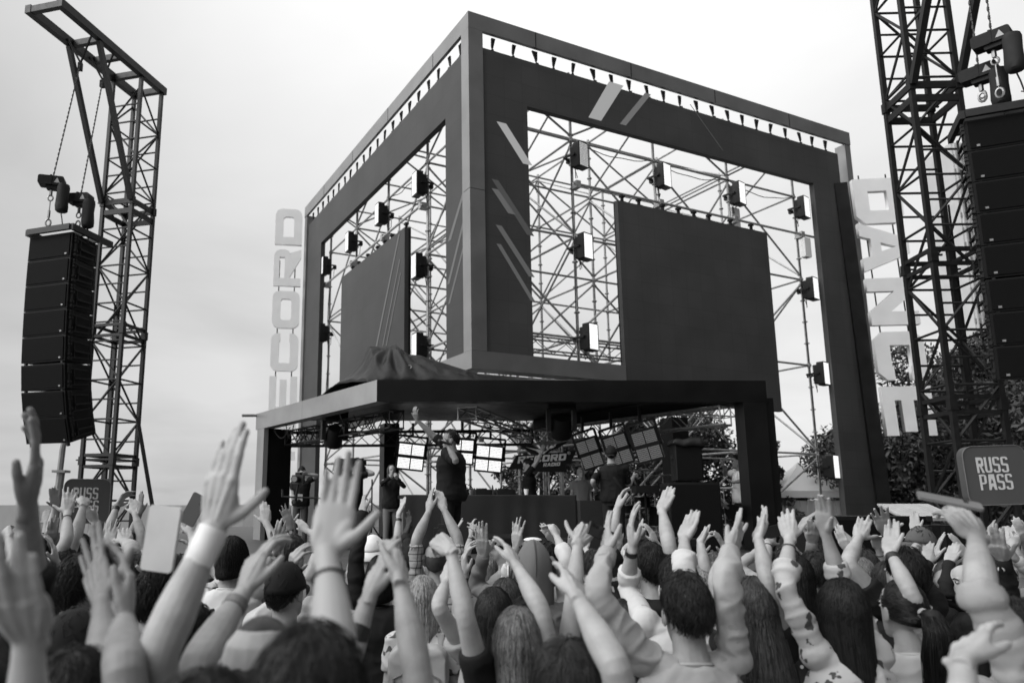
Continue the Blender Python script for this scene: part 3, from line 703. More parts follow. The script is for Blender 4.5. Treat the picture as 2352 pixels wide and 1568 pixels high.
line_array(cL, -71, 17, 1.12, .82, h_*1.10, (0, 1, 2, 3, 4, 7, 12, 17), 'curved column of eight black speaker cabinets hanging under the far left tower boom', (0, .0, .0, .0, .0, .03, .015, .0), True)
def boom_hang(N, s, ztop, A, D, t): return V3(N[0], N[1], ztop)+A*s/2+D*t-UP*.55
A1 = hd(hA1)
for (t, u, v, bu, bv, lab) in ((1.62, 130, 455, 115, 572, 'outer of the two chain hoists above the left speaker column'), (.86, 200, 498, 212, 575, 'inner of the two chain hoists above the left speaker column, by the tower')):
    tp = boom_hang(NL, sL, zL, A1, dirL, t); 
    b = at(bu, bv, cL[1]+.2 if u < 150 else cL[1]+.5); c = at(u, v, b[1])
    hoist(tp, V3(c[0], b[1], b[2]), c[2], 75 if u < 150 else 95, lab, [tp+A1*sL*.4*q+UP*.62+dirL*.1 for q in (-1, 1)])
NR = at(2276, 199, 12.5); sR = .83
zjR = [float(at(2290, v, 12.5)[2]) for v in (213, 640, 1010)]
zRt = 13.6
pa_tower(NR, 92, 3, sR, zRt, 'heavy black truss tower at far right behind the hanging speakers', -hd(3), 4.3, zjR, zjR[0])
cR = at(2410, 288, 10.7)
line_array(cR, 114, 24.5, 1.3, .62, h_*1.03, (0, 0, 1, 2, 2, 3, 4, 5), 'column of eight big black speaker cabinets hanging at the far right edge', (0,)*5+(.015, 0, 0), False)
for (u, v, bu, bv, tu, Y, lab) in ((2480, 100, 2508, 252, 2455, 10.5, 'upper right chain hoist above the right speaker column'), (2448, 185, 2462, 262, 2410, 10.9, 'lower chain hoist in front of the right tower, above the speakers')):
    c = at(u, v, Y); b = at(bu, bv, Y); tp = at(tu, -95, Y)
    hoist(tp, V3(c[0], Y, b[2]), c[2], 140, lab, None)
# guy strap and stay pole of the left tower
m = MB(); m.bar(at(344, 1045, 17.2), V3(*(at_z(384, 1272, 1.9)[:2]*1.0), .0) if False else at(392, 1330, 16.4), .09, .02); o = m.obj('guy_strap', M_rub, loc=at(392, 1330, 16.4)); tag(o, 'black guy strap slanting down from the left tower to the ground', 'guy strap')
m = MB(); a = at(157, 1120, 19); m.tube([V3(a[0]-.12, 19, 0), a], .075, 8); m.tube([V3(a[0]-.12, 19, 0), at(153, 1178, 19)], .1, 8); m.box(at(153, 1178, 19), V3(.16, 0, 0), V3(0, .16, 0), UP*.03)
m.tube([a, V3(a[0]+.25, 19, 5.4)], .07, 8); o = m.obj('mast', mat('grey_mast', .2, .5), loc=V3(a[0]-.12, 19, 0)); tag(o, 'thin grey telescopic mast behind the left speaker column', 'mast')
# ------------------------------------------------------------------ rounded square signs
M_sign = mat('sign_grey', .075, .42, var=.06, scale=2, spec=.4); M_signe = mat('sign_edge', .12, .4)
M_txt = mat('sign_letter', .55, .5, var=.05)
def rsign(c, hr, w, h, th, label, rise=0):
    x = hd(hr); x = nrm(x+UP*rise); n = nrm(np.cross(x, UP)); z = nrm(np.cross(n, x))*1
    if z[2] < 0: z = -z
    o = thing('rounded_sign', label, 'sign', c)
    m = MB(); m.rbox(c-n*th*.5, x*w/2, z*h/2, n*th*.5, w*.17); m.obj('sign_body', M_sign, o, ang=60)
    m = MB(); r0 = w*.17; pts = []
    for cx_, cz_, a0 in ((w/2-r0, h/2-r0, 0), (-w/2+r0, h/2-r0, 90), (-w/2+r0, -h/2+r0, 180), (w/2-r0, -h/2+r0, 270)):
        for k in range(7): a = rad(a0+15*k); pts.append(c+n*.004+x*(cx_+r0*math.cos(a))+z*(cz_+r0*math.sin(a)))
    m.tube(pts+[pts[0]], .008, 5); m.obj('sign_rim', M_signe, o)
    H = h*.265; gw = .40; st = .135
    for row, word in ((0, 'RUSS'), (1, 'PASS')):
        x0 = -w*.30+row*w*.012
        for ch in word:
            lp, ww = glyph(ch, .44 if ch != 'A' else .42, st, .16, True)
            me = poly_mesh('letter', lp, .012, M_txt, basis(c+n*.006+x*x0+z*(h*.045-row*H*1.10), x*H*1.0, z*H, n*H)); mlink('letter', me, o)
            x0 += H*(ww+.075)
    m = MB()
    for q in (-.25, .25): m.bar(c+x*q*w-n*(th+.02)-z*.2, c+x*q*w-n*(th+.35)-z*.2, .05)
    m.obj('sign_bracket', M_steel, o)
    return o
rsign(at(2492, 1187, 11.2), 93, .90, .86, .14, 'dark rounded square sign lettered RUSS PASS on the right tower', .03)
rsign(at(217, 1252, 16.4), 66, .92, .93, .16, 'dark rounded square sign lettered RUSS PASS on the left tower, half hidden by hands', 0)
# ------------------------------------------------------------------ stage platform and what stands on it
ZS = 1.2
st = thing('stage_platform', 'black stage platform with a skirt, carrying the performers', 'stage', V3(2.5, 14, 0))
m = MB(); m.prism([(-6.2, 9.3), (8.4, 9.3), (13.6, 22), (6, 29), (-7.5, 29)], V3(0, 0, ZS-.1), V3(1, 0, 0), V3(0, 1, 0), UP*.1); m.obj('deck', mat('stage_deck', .05, .6, var=.2, scale=3), st, smooth=False)
m = MB(); m.prism([(-6.15, 9.36), (8.36, 9.36), (13.5, 22), (5.9, 28.9), (-7.4, 28.9)], V3(0, 0, 0), V3(1, 0, 0), V3(0, 1, 0), UP*(ZS-.104)); m.obj('skirt', mat('stage_skirt', .02, .9, var=.3, scale=5), st, smooth=False)
def pbox(u0, v0, u1, v1, Y, dep, z0=None):      # box whose front covers a picture rectangle at depth Y
    a, b = at(u0, v1, Y), at(u1, v0, Y)
    zb = a[2] if z0 is None else z0
    c = V3((a[0]+b[0])/2, Y+dep/2, (zb+b[2])/2); return c, V3((b[0]-a[0])/2, 0, 0), V3(0, dep/2, 0), UP*((b[2]-zb)/2)
a, b = at(1007, 1243, 12.1), at(1440, 1228, 12.5); dj = thing('dj_table', 'long table with a plain black front cloth and dj players on top', 'dj table', V3((a[0]+b[0])/2, 12.4, ZS))
zt_ = 2.13; M_cloth = mat('table_cloth', .016, .75, var=.15, scale=2, bump=.3, bscale=3)
d = nrm(V3(b[0]-a[0], b[1]-a[1], 0)); LD = np.linalg.norm(V3(b[0]-a[0], b[1]-a[1], 0)); bk = nrm(np.cross(UP, d))
a = V3(a[0], a[1], 0)
# front cloth with soft folds
vs = []; fs = []; nx = 90
for i in range(nx+1):
    t = i/nx
    for j, z in enumerate((zt_, zt_-.02, 1.9, 1.6, 1.35, ZS+.01)):
        w = .012*math.sin(t*41+math.sin(t*9)*3)*(j/5)**1.2+.02*math.sin(t*7)*(j/5)
        vs.append(a+d*LD*t-bk*(w+.01)+UP*z)
for i in range(nx):
    for j in range(5): p = i*6+j; fs.append((p, p+1, p+7, p+6))
m = MB(); m.add(vs, fs); o = m.obj('front_cloth', M_cloth, dj, ang=0); o.modifiers.new('t', 'SOLIDIFY').thickness = .008
m = MB(); m.box(a+d*LD/2+bk*.42+UP*(zt_-.03), d*LD/2, bk*.4, UP*.03); m.obj('table_top', M_black, dj)
for q in (.05, .95):
    for w in (.08, .76): m = MB(); m.bar(a+d*LD*q+bk*w+UP*ZS, a+d*LD*q+bk*w+UP*(zt_-.06), .05, up=d); m.obj('leg', M_alu, dj)
m = MB(); m.box(a+d*(LD+.2)+bk*.15+UP*(ZS+.42), d*.19, bk*.3, UP*.42); m.obj('side_cloth', M_cloth, dj)
for t, w, lab in ((.33, .32, 'first black dj player from the left on the table top'), (.47, .3, 'middle black mixer on the dj table'), (.60, .32, 'black dj player at the right end of the table, beside a white cup')):
    p = a+d*LD*t+bk*.32+UP*zt_; o = thing('dj_player', lab, 'dj player', p, 'players on the dj table')
    m = MB(); m.rbox(p+UP*.045, d*w/2, bk*.17, UP*.045, .02); m.obj('player_body', M_black, o)
    m = MB(); m.tube([p+UP*.09, p+UP*.11], .09, 18); m.obj('jog_wheel', M_steel, o)
    m = MB(); [m.box(p+d*x+bk*.1+UP*.1, d*.012, bk*.012, UP*.015) for x in (-.1, -.05, 0, .05, .1)]; m.obj('control_knobs', M_chrome, o)
m = MB()
for k in range(10):
    q = a+d*LD*random.uniform(.36, .6)+bk*random.uniform(.2, .5)+UP*(zt_+.01); e = q+d*random.uniform(-.3, .3); m.tube([q, (q*2+e)/3+UP*random.uniform(.08, .2), (q+2*e)/3+UP*random.uniform(.08, .18), e], .008, 5)
o = m.obj('audio_cable', M_rub, loc=a+d*LD*.5+bk*.3+UP*zt_); tag(o, 'tangle of thin black audio cables looping on the dj table', 'cable')
p = a+d*LD*.735+bk*.3+UP*zt_; m = MB(); m.loft([[p+UP*z+(d*math.cos(t)+bk*math.sin(t))*r for t in np.linspace(0, 2*math.pi, 13)[:-1]] for z, r in ((0, .03), (.1, .042))]); tag(m.obj('cup', M_white, loc=p), 'white cup at the right end of the dj table', 'cup')
# ---- big LED blinders
def blinder(u, v, Y, w, h, head, roll, pitch, lit, label, hang=None):
    c = at(u, v, Y); n = nrm(hd(head)-UP*math.tan(rad(pitch))); x = nrm(np.cross(UP, n)); x = nrm(x); z = nrm(np.cross(n, x))
    x, z = x*math.cos(rad(roll))+z*math.sin(rad(roll)), z*math.cos(rad(roll))-x*math.sin(rad(roll))
    o = thing('led_blinder', label, 'stage light', c, 'square led lights at the back of the stage')
    m = MB(); m.rbox(c-n*.06, x*w/2, z*h/2, n*.06, .03)
    for k in range(-4, 5): m.box(c-n*.15+x*k*w/10, x*.008, n*.04, z*h*.4)
    m.obj('housing', M_black, o)
    for a_ in (-1, 1):
        for b_ in (-1, 1): quad_uv('led_panel', c+n*.004+x*a_*w*.235+z*b_*h*.245, x*w*.215, z*h*.19, M_blB if lit else M_blD, o)
    m = MB(); m.bar(c-x*w*.5+n*.006, c+x*w*.5+n*.006, .05, .012, up=n) if False else m.box(c+n*.006, x*w*.5, z*.028, n*.008)
    m.obj('centre_bar', M_rub, o)
    m = MB(); pz = z*h*.72 if hang is None else z*h*.70
    for q in (-1, 1): m.bar(c+x*q*w*.54-n*.06, c+x*q*w*.54-n*.06+pz, .045, .03, up=n); m.tube([c+x*q*w*.49-n*.06, c+x*q*w*.6-n*.06], .045, 8)
    m.bar(c-x*w*.55-n*.06+pz, c+x*w*.55-n*.06+pz, .05, .03, up=n); m.bar(c-n*.06+pz, c-n*.06+pz+UP*.3, .05); m.obj('yoke', M_black, o)
    return o
blinder(1027, 1141, 16.9, .62, .62, 176, -6, 8, True, 'brightly lit square led light left of the performer')
blinder(1222, 1146, 16.9, .62, .62, 184, -6, 8, True, 'brightly lit square led light between performer and banner')
blinder(1152, 1128, 17.1, .6, .6, 180, -4, 14, True, 'lit square led light mostly hidden behind the performer')
blinder(1474, 1133, 15.0, .43, .62, 205, 16, 8, False, 'dim square led light nearest the banner, tilted')
blinder(1545, 1124, 14.6, .46, .62, 205, 15, 8, False, 'dim square led light behind the stagehand')
blinder(1617, 1113, 14.0, .48, .62, 205, 13, 10, False, 'dim square led light nearest the canopy back pillar')
# ---- moving heads under the canopy
def mover(u, v, Y, s, label, ang):
    c = at(u, v, Y); A, B = hd(ang), hd(ang+90); o = thing('moving_head_light', label, 'stage light', c)
    m = MB(); m.rbox(c+UP*.26*s, A*.2*s, B*.16*s, UP*.11*s, .04); m.obj('base_box', M_cab, o)
    for q in (-1, 1): m = MB(); m.bar(c+A*.19*s*q+UP*.16*s, c+A*.19*s*q-UP*.16*s, .14*s, .06*s, up=A); m.obj('yoke_arm', M_black, o)
    f = nrm(-UP*.75-B*.6); m = MB(); m.tube([c-UP*.08*s-f*.14*s, c-UP*.08*s, c-UP*.08*s+f*.17*s], [.12*s, .15*s, .16*s], 12); m.obj('lamp_head', M_cab, o)
    m = MB(); m.tube([c-UP*.08*s+f*.171*s, c-UP*.08*s+f*.176*s], .13*s, 14); m.obj('lens', mat('dark_lens', .03, .08, var=0, spec=1), o)
    m = MB(); m.bar(c+UP*.37*s, c+UP*.55*s, .06); m.obj('clamp', M_steel, o)
    return o
mover(836, 1076, 15.6, 1.25, 'black moving head light hanging under the left side of the canopy', 70)
mover(1403, 1050, 13.9, 1.25, 'wide black moving head light hanging under the middle of the canopy', 92)
# ---- banner with lettering
c8 = lambda x, y: at(1180+x*.19134, 950+y*.19134, 15.3)
bn = thing('banner', 'black RECORD RADIO banner with a winged emblem behind the dj', 'banner', c8(900, 1080))
def flat(pts, mt, name, yo=0, th=.03):
    P = [c8(*p) for p in pts]; m = MB(); m.prism([(p[0], p[2]) for p in P], V3(0, 15.3+yo, 0), V3(1, 0, 0), UP, V3(0, th, 0)); return m.obj(name, mt, bn, smooth=False)
flat([(470, 1165), (590, 975), (770, 965), (905, 972), (1000, 955), (1365, 918), (1290, 1085), (1210, 1098), (1235, 1200), (880, 1195), (700, 1165)], M_black, 'banner_board')
flat([(600, 836), (760, 852), (850, 880), (930, 912), (1010, 900), (1110, 830), (1270, 792), (1140, 880), (1040, 915), (985, 960), (905, 972), (770, 962)], M_black, 'emblem_wings', -.02)
flat([(700, 876), (830, 902), (900, 905), (925, 930), (950, 930), (1000, 895), (1000, 908), (955, 945), (935, 965), (890, 968), (830, 920)], M_white, 'emblem_chevron', -.045, .02)
flat([(1020, 890), (1085, 850), (1090, 862), (1025, 900)], M_white, 'emblem_chevron', -.045, .02)
def word(txt, p0, p1, height, shear):
    A_, B_ = c8(*p0), c8(*p1); X = nrm(B_-A_); Ln = np.linalg.norm(B_-A_); H = height*.19134*15.3/F*1.02
    ws = [glyph(ch, .86, .26, .16, True)[1] for ch in txt]; tot = sum(ws)+.12*(len(txt)-1); sx = Ln/tot; x0 = 0
    for ch, w in zip(txt, ws):
        lp, _ = glyph(ch, .86, .26, .16, True)
        me = poly_mesh('letter', lp, .02, M_white, basis(A_+X*x0*sx+V3(0, -.045, 0), X*sx, UP*H+X*H*shear, V3(0, 1, 0))); mlink('letter', me, bn); x0 += w+.12
word('RECORD', (590, 1088), (1215, 1046), 84, .22); word('RADIO', (925, 1130), (1142, 1118), 44, .2)
m = MB(); q = c8(1262, 950)+V3(0, -.02, 0); m.tube([q+V3(math.cos(t)*.03, 0, math.sin(t)*.03) for t in np.linspace(0, 2*math.pi, 17)], .004, 5); m.obj('registered_mark', M_white, bn)
me = poly_mesh('letter', glyph('R', .7, .2, .2, True)[0], .02, M_white, basis(q+V3(-.011, -.0, -.016), V3(.033, 0, 0), V3(0, 0, .033), V3(0, .3, 0))); mlink('letter', me, bn)
m = MB(); [m.bar(c8(x, 1000)+V3(0, .06, 0), V3(c8(x, 1000)[0], 15.36, ZS), .05) for x in (720, 1180)]; m.obj('stand', M_alu, bn)
# ---- pillars, speakers, wedges, subs, railing
def pillar(u, v0, Y, w, label, name='pillar'):
    a = at(u, v0, Y); m = MB(); m.box(V3(a[0], Y, (a[2]+ZS)/2), hd(70)*w/2, hd(-20)*w/2, UP*(a[2]-ZS)/2); o = m.obj(name, M_post, loc=V3(a[0], Y, ZS), smooth=False)
    m = MB(); m.box(V3(a[0], Y, ZS+.03), hd(70)*(w/2+.1), hd(-20)*(w/2+.1), UP*.028); m.obj('base_plate', M_steel, o); return tag(o, label, 'pillar')
pillar(974, 1060, 18.3, .38, 'black pillar at the back of the stage behind the woman filming'); pillar(1684, 1045, 16.6, .42, 'black pillar behind the covered loudspeaker')
def cabinet(u0, v0, u1, v1, Y, dep, z0, label, cover=True, turn=0):
    c, x, y, z = pbox(u0, v0, u1, v1, Y, dep, z0); o = thing('loudspeaker', label, 'loudspeaker', c-z)
    R2 = lambda q: np.array(Matrix.Rotation(rad(turn), 3, 'Z') @ Vector(q)); x, y = R2(x), R2(y)
    m = MB(); m.rbox(c, x, y, z, .03); m.obj('cabinet_body', M_cab, o)
    m = MB(); m.box(c-y-nrm(y)*.008, x*.9, nrm(y)*.006, z*.93); m.obj('grille', M_grille, o)
    for q in (-1, 1): m = MB(); m.bar(c+x*(1.02)*q-y*.2+z*.2, c+x*(1.02)*q+y*.3+z*.2, .03, .06); m.obj('handle', M_steel, o)
    if cover:
        vs = []; fs = []; n = 14
        for i in range(n+1):
            for j in range(n+1):
                a, b = i/n*2-1, j/n*2-1; r = max(abs(a), abs(b)); dr = max(0, r-.72)/.28
                p = c+x*np.clip(a/.72, -1.06, 1.06)+y*np.clip(b/.72, -1.1, 1.1)+z*1.02+UP*(.03*mnoise.noise(Vector((a*2.3, b*2.3, u0)))+.02)
                p = p-UP*dr*(.34+.1*a)*np.linalg.norm(z)+nrm(x*a+y*b)*.035*dr*(1+.6*mnoise.noise(Vector((a*5, b*5, 3)))); vs.append(p)
        for i in range(n):
            for j in range(n): q = i*(n+1)+j; fs.append((q, q+n+1, q+n+2, q+1))
        m = MB(); m.add(vs, fs); oo = m.obj('rain_cover', M_tarp, o, ang=0); oo.modifiers.new('t', 'SOLIDIFY').thickness = .006
    return o
cabinet(1686, 1205, 1806, 1330, 12.6, .8, ZS, 'big black subwoofer under the covered loudspeaker at right of the stage', False, -8)
cabinet(1698, 1100, 1758, 1203, 12.8, .5, 2.38, 'black loudspeaker with a crumpled plastic cover on top of the subwoofer', True, -8)
cabinet(832, 1150, 902, 1290, 13.6, .6, ZS, 'black loudspeaker with cover behind the bright foreground palm, left of stage', True, 10)
def wedge(u0, v0, u1, v1, Y, label):
    c, x, y, z = pbox(u0, v0, u1, v1, Y, .5, ZS); o = thing('monitor_wedge', label, 'stage monitor', c-z)
    X = x[0]; H = z[2]*2; m = MB(); m.prism([(-.25, 0), (.28, 0), (.28, H*.55), (.1, H), (-.12, H*.9)], c-z-x, V3(0, 1, 0), UP, x*2); m.obj('wedge_body', M_cab, o)
    m = MB(); q = c-z; nn = nrm(V3(0, H*.9, -.13)*-1); m.box(q+V3(0, -.195, H*.45)+V3(0, -.008, 0), x*.92, nrm(V3(0, .13, H*.9))*H*.42, V3(0, .006, 0)); m.obj('grille', M_grille, o); return o
wedge(1218, 1336, 1285, 1400, 10.6, 'black wedge monitor lying on the stage in front of the dj table'); wedge(1360, 1345, 1440, 1400, 10.4, 'second black wedge monitor, right of the one before the dj table')
def sub(u0, v0, u1, v1, Y, dep, z0, label):
    c, x, y, z = pbox(u0, v0, u1, v1, Y, dep, z0); o = thing('subwoofer', label, 'subwoofer', c-z)
    m = MB(); m.rbox(c, x, z, y, .025); m.obj('cabinet_body', M_cab, o); m = MB(); m.box(c-y-V3(0, .007, 0), x*.93, z*.9, V3(0, .006, 0)); m.obj('grille', M_grille, o)
    m = MB(); [m.box(c-y+x*q*.97+z*w*.94-V3(0, .01, 0), V3(.03, 0, 0), V3(0, .012, 0), UP*.03) for q in (-1, 1) for w in (-1, 1)]; m.obj('corner_guard', M_steel, o); return o
sub(2085, 1290, 2325, 1398, 8.7, .9, 1.02, 'wide black subwoofer on top of another, right of the stage, behind clapping hands'); sub(2085, 1400, 2325, 1500, 8.7, .9, 0, 'wide black subwoofer on the ground under its twin, right of the stage')
sub(1596, 1347, 1760, 1420, 8.6, .6, 0.0, 'black subwoofer before the stage, behind the man with dark hood')
c, x, y, z = pbox(2330, 1312, 2420, 1400, 8.4, .8, 0); o = thing('flight_case', 'dark slatted flight case right of the subwoofers', 'case', c-z)
m = MB(); m.rbox(c, x, z, y, .02); m.obj('case_body', M_cab, o); m = MB(); [m.box(c-y+x*q-V3(0, .008, 0), V3(.02, 0, 0), V3(0, .008, 0), z*.98) for q in (-.94, -.3, .3, .94)]; m.obj('edge_strips', M_steel, o)
c, x, y, z = pbox(2268, 1294, 2392, 1300, 9.6, .4); o = thing('white_cover', 'pale ribbed sheet lying over the top of the flight cases at right', 'cover', c-z)
m = MB(); m.box(V3(c[0], c[1]+.02, c[2]/2-.03), x*.98, y*.9, UP*(c[2]/2-.03)); m.obj('crate', M_cab, o)
sl = nrm(V3(0, 1, .3)); nn_ = nrm(np.cross(V3(1, 0, 0), sl)); q0 = c+nn_*.05
m = MB(); m.box(q0+sl*.1, x*1.03, sl*.3, nn_*.012); [m.bar(q0+x*k-sl*.2+nn_*.02, q0+x*k+sl*.4+nn_*.02, .05, .02, up=nn_) for k in np.linspace(-1, 1, 12)]; m.obj('ribbed_sheet', mat('ribbed_sheet', .4, .6), o)
def railing(p, q, label, h=1.1):
    d = q-p; o = thing('steel_railing', label, 'railing', p); m = MB(); m.tube([p+UP*h, q+UP*h], .024, 7); m.tube([p+UP*.2, q+UP*.2], .02, 7); m.obj('top_rail', M_galv, o)
    n = int(np.linalg.norm(d)/.16); m = MB()
    for k in range(n+1): m.tube([p+d*k/n+UP*.2, p+d*k/n+UP*h], .011, 5, cap=False)
    m.obj('railing_bars', M_galv, o); m = MB(); [m.tube([p+d*t, p+d*t+UP*h], .024, 7) for t in (0, .5, 1)]; m.obj('railing_posts', M_galv, o)
a = at(1450, 1270, 17.5); b = at(1760, 1270, 16.2); railing(V3(a[0], 17.5, ZS), V3(b[0], 16.2, ZS), 'galvanised railing at the back right of the stage behind the drums')
a = at(1790, 1270, 15.2); b = at(1900, 1270, 14.8); railing(V3(a[0], 15.2, ZS), V3(b[0], 14.8, ZS), 'galvanised railing behind the guitarist')
a = at(2360, 1300, 9.3); b = at(2560, 1300, 8.6); railing(V3(a[0], 9.3, 0.55), V3(b[0], 8.6, 0.55), 'dark crowd barrier at far right under the rounded sign')
# drum kit corner
dk = thing('drum_kit', 'dark drum kit with stands beside the stagehand', 'drum kit', V3(*at(1608, 1300, 13.6)[:2], ZS)); q = np.array(dk['_o'])
def drum(c, r, h, name, ax=UP):
    m = MB(); m.tube([c, c+ax*h], r, 16); o = m.obj(name, M_grille, dk, smooth=False); m = MB()
    for t in (0, 1): m.tube([c+ax*h*t-ax*.01, c+ax*h*t+ax*.01], r+.01, 16)
    m.obj('rim', M_chrome, o)
drum(q+V3(-.1, .5, .27), .25, .4, 'bass_drum', V3(0, 1, 0)); drum(q+V3(-.35, -.1, .62), .17, .15, 'snare_drum'); drum(q+V3(.35, .1, .4), .2, .35, 'floor_tom'); drum(q+V3(.02, .05, .72), .13, .2, 'tom_drum')
for (x, y, h, r) in ((-.5, .1, 1.15, .2), (.45, .2, 1.3, .22), (.15, .3, 1.4, .2)):
    m = MB(); c = q+V3(x, y, h); m.tube([c-UP*.005, c+UP*.005, c+UP*.02], [r, r*.95, .02], 18); m.obj('cymbal', mat('cymbal_metal', .25, .35, metal=.9), dk)
    m = MB(); m.tube([q+V3(x, y, .35), c], .012, 6); [m.tube([q+V3(x, y, .4), q+V3(x+.22*math.cos(t), y+.22*math.sin(t), 0)], .012, 5) for t in (0, 2.1, 4.2)]; m.obj('cymbal_stand', M_chrome, dk)
m = MB(); c, x, y, z = pbox(1590, 1213, 1648, 1232, 13.2, .3); m.rbox(c, x, y, z, .01); m.tube([c-z, V3(c[0], c[1], ZS)], .02, 6); tag(m.obj('sample_pad', M_cab, loc=V3(c[0], c[1], ZS)), 'black sampling pad on a stand in front of the drum kit', 'drum pad')
# ------------------------------------------------------------------ behind the stage: tents, tower block, fence, trees
M_tent = mat('tent_fabric', .55, .6, var=.06, scale=.6)
def tent(u0, u1, vbase, vpeak, Y, label):
    a, b, pk = at(u0, vbase, Y), at(u1, vbase, Y), at((u0+u1)/2, vpeak, Y); w = b[0]-a[0]; ze = 2.45
    o = thing('marquee_tent', label, 'tent', V3((a[0]+b[0])/2, Y+w/2, 0)); c = V3((a[0]+b[0])/2, Y+w/2, 0); m = MB(); rings = []
    for t, sc in ((0, 1), (.12, .86), (.3, .64), (.55, .36), (.8, .14), (1, .02)):
        rings.append([c+V3(x*w/2*sc, y*w/2*sc, ze+(pk[2]-ze)*t) for x, y in ((-1, -1), (0, -1), (1, -1), (1, 0), (1, 1), (0, 1), (-1, 1), (-1, 0))])
    m.loft(rings); m.obj('roof', M_tent, o, ang=30)
    m = MB(); n = 24
    for k in range(n):
        x0, x1 = -w/2+w*k/n, -w/2+w*(k+.96)/n; m.box(c+V3((x0+x1)/2, -w/2+.05+.02*(k % 2), ze/2-.15), V3((x1-x0)/2, 0, 0), V3(0, .01, 0), UP*(ze/2-.15))
    m.obj('side_wall', M_tent, o)
    m = MB(); m.box(c+V3(0, -w/2-.02, ze-.08), V3(w/2, 0, 0), V3(0, .012, 0), UP*.12); m.obj('valance', M_white, o)
    for x in (-1, 1):
        for y in (-1, 1): m = MB(); m.bar(c+V3(x*w*.49, y*w*.49, 0), c+V3(x*w*.49, y*w*.49, ze), .08); m.obj('pole', M_alu, o)
tent(1950, 2165, 1278, 1150, 27, 'white pointed marquee tent behind the stage at right'); tent(1700, 1850, 1290, 1235, 40, 'small pale tent far behind the guitarist')
sk = thing('tower_block', 'pale ribbed high-rise seen through the right speaker tower', 'high-rise', V3(*at(2420, 1265, 150)[:2], 0)); a = at(2376, 357, 150); b = at(2484, 357, 150); hz = b[2]
M_conc = mat('pale_concrete', .42, .8, var=.08, scale=.3); m = MB(); m.box(V3((a[0]+b[0])/2, 155, hz/2), V3((b[0]-a[0])/2, 0, 0), V3(0, 5, 0), UP*hz/2); m.obj('wall', M_conc, sk)
for k in range(10): m = MB(); x = a[0]+(b[0]-a[0])*(k+.5)/10; m.box(V3(x, 149.8, hz/2), V3(.12, 0, 0), V3(0, .25, 0), UP*hz/2*.995); m.obj('facade_rib', M_conc, sk)
for k in range(1, 24): m = MB(); m.box(V3((a[0]+b[0])/2, 149.9, hz*k/24), V3((b[0]-a[0])/2, 0, 0), V3(0, .12, 0), UP*.5); m.obj('window_band', mat('far_glass', .2, .3), sk)
fc = thing('site_fence', 'low pale hoarding along the horizon at far left', 'fence', V3(-16, 36, 0)); m = MB()
for k in range(26): m.box(V3(-34+k*1.45, 36+.05*(k % 2), 1.0), V3(.71, 0, 0), V3(0, .03, 0), UP*1.0)
m.obj('fence_panels', mat('hoarding', .3, .7, var=.2, scale=.5), fc); m = MB(); [m.bar(V3(-34.7+k*1.45, 36.1, 0), V3(-34.7+k*1.45, 36.1, 1.9), .06) for k in range(27)]; m.obj('fence_posts', M_galv, fc)
M_leaf = mat('leaf', .05, .55, var=.5, scale=1.3, island=.45, spec=.4); M_bark = mat('bark', .06, .9, var=.3, scale=5, bump=.5, bscale=20)
def tree(x, y, H, R, label, n=5000, base=.3, seed=0, leaf=.14, group='trees behind the stage'):
    rg = np.random.default_rng(seed); o = thing('tree', label, 'tree', V3(x, y, 0), group)
    m = MB(); p0 = V3(x, y, 0); top = V3(x+rg.uniform(-.3, .3), y, H*.8); m.tube([p0, p0*.6+top*.4, top], [R*.09+.08, R*.07+.05, .04], 8)
    cl = []
    for k in range(26):
        a = rg.uniform(0, 6.28); t = rg.uniform(0, 1); zz = H*(base+(1-base)*t); rr_ = R*(math.sin(math.pi*min(1, .16+t*.84))**.7)*rg.uniform(.35, 1)
        c = V3(x+math.cos(a)*rr_, y+math.sin(a)*rr_, zz); cl.append((c, R*rg.uniform(.2, .42)))
        if k < 11: s_ = p0+(top-p0)*min(.95, max(.3, (zz-R*.5)/H)); m.tube([s_, (s_+c)/2+UP*.15, c], [.07, .045, .015], 5)
    m.obj('trunk', M_bark, o)
    N = int(n*3.2); leaf *= .66; idx = rg.integers(0, len(cl), N); C = np.array([cl[i][0] for i in idx]); S = np.array([cl[i][1] for i in idx])[:, None]
    d_ = rg.normal(size=(N, 3)); d_ /= np.linalg.norm(d_, axis=1)[:, None]; rr_ = rg.uniform(.25, 1.08, (N, 1))**.6
    P = C+d_*rr_*S*np.array([1, 1, .8]); P[:, 2] = np.maximum(P[:, 2], .4)
    a = rg.normal(size=(N, 3)); a /= np.linalg.norm(a, axis=1)[:, None]; b = np.cross(a, rg.normal(size=(N, 3))); b /= np.linalg.norm(b, axis=1)[:, None]
    L = leaf*rg.uniform(.6, 1.35, (N, 1)); v = np.stack([P-a*L, P+b*L*.38-a*L*.1, P+a*L, P-b*L*.38-a*L*.1], 1).reshape(-1, 3)-np.array([x, y, 0])
    me = bpy.data.meshes.new('crown'); me.vertices.add(4*N); me.vertices.foreach_set('co', v.ravel()); me.loops.add(4*N); me.loops.foreach_set('vertex_index', np.arange(4*N))
    me.polygons.add(N); me.polygons.foreach_set('loop_start', np.arange(0, 4*N, 4)); me.materials.append(M_leaf); me.update(); me.validate()
    c = bpy.data.objects.new('crown', me); COL.objects.link(c); c.parent = o; c['_o'] = list(o['_o'])
def tpx(u, vtop, Y, R, label, **k): q = at(u, vtop, Y); tree(q[0], Y, q[2], R, label, **k)
tpx(1352, 1040, 30, 1.9, 'leafy tree behind the RECORD RADIO banner', n=3500, base=.15, seed=1)
tpx(1500, 1120, 27, 1.8, 'low leafy tree behind the dim led lights', n=4000, base=.1, seed=2)
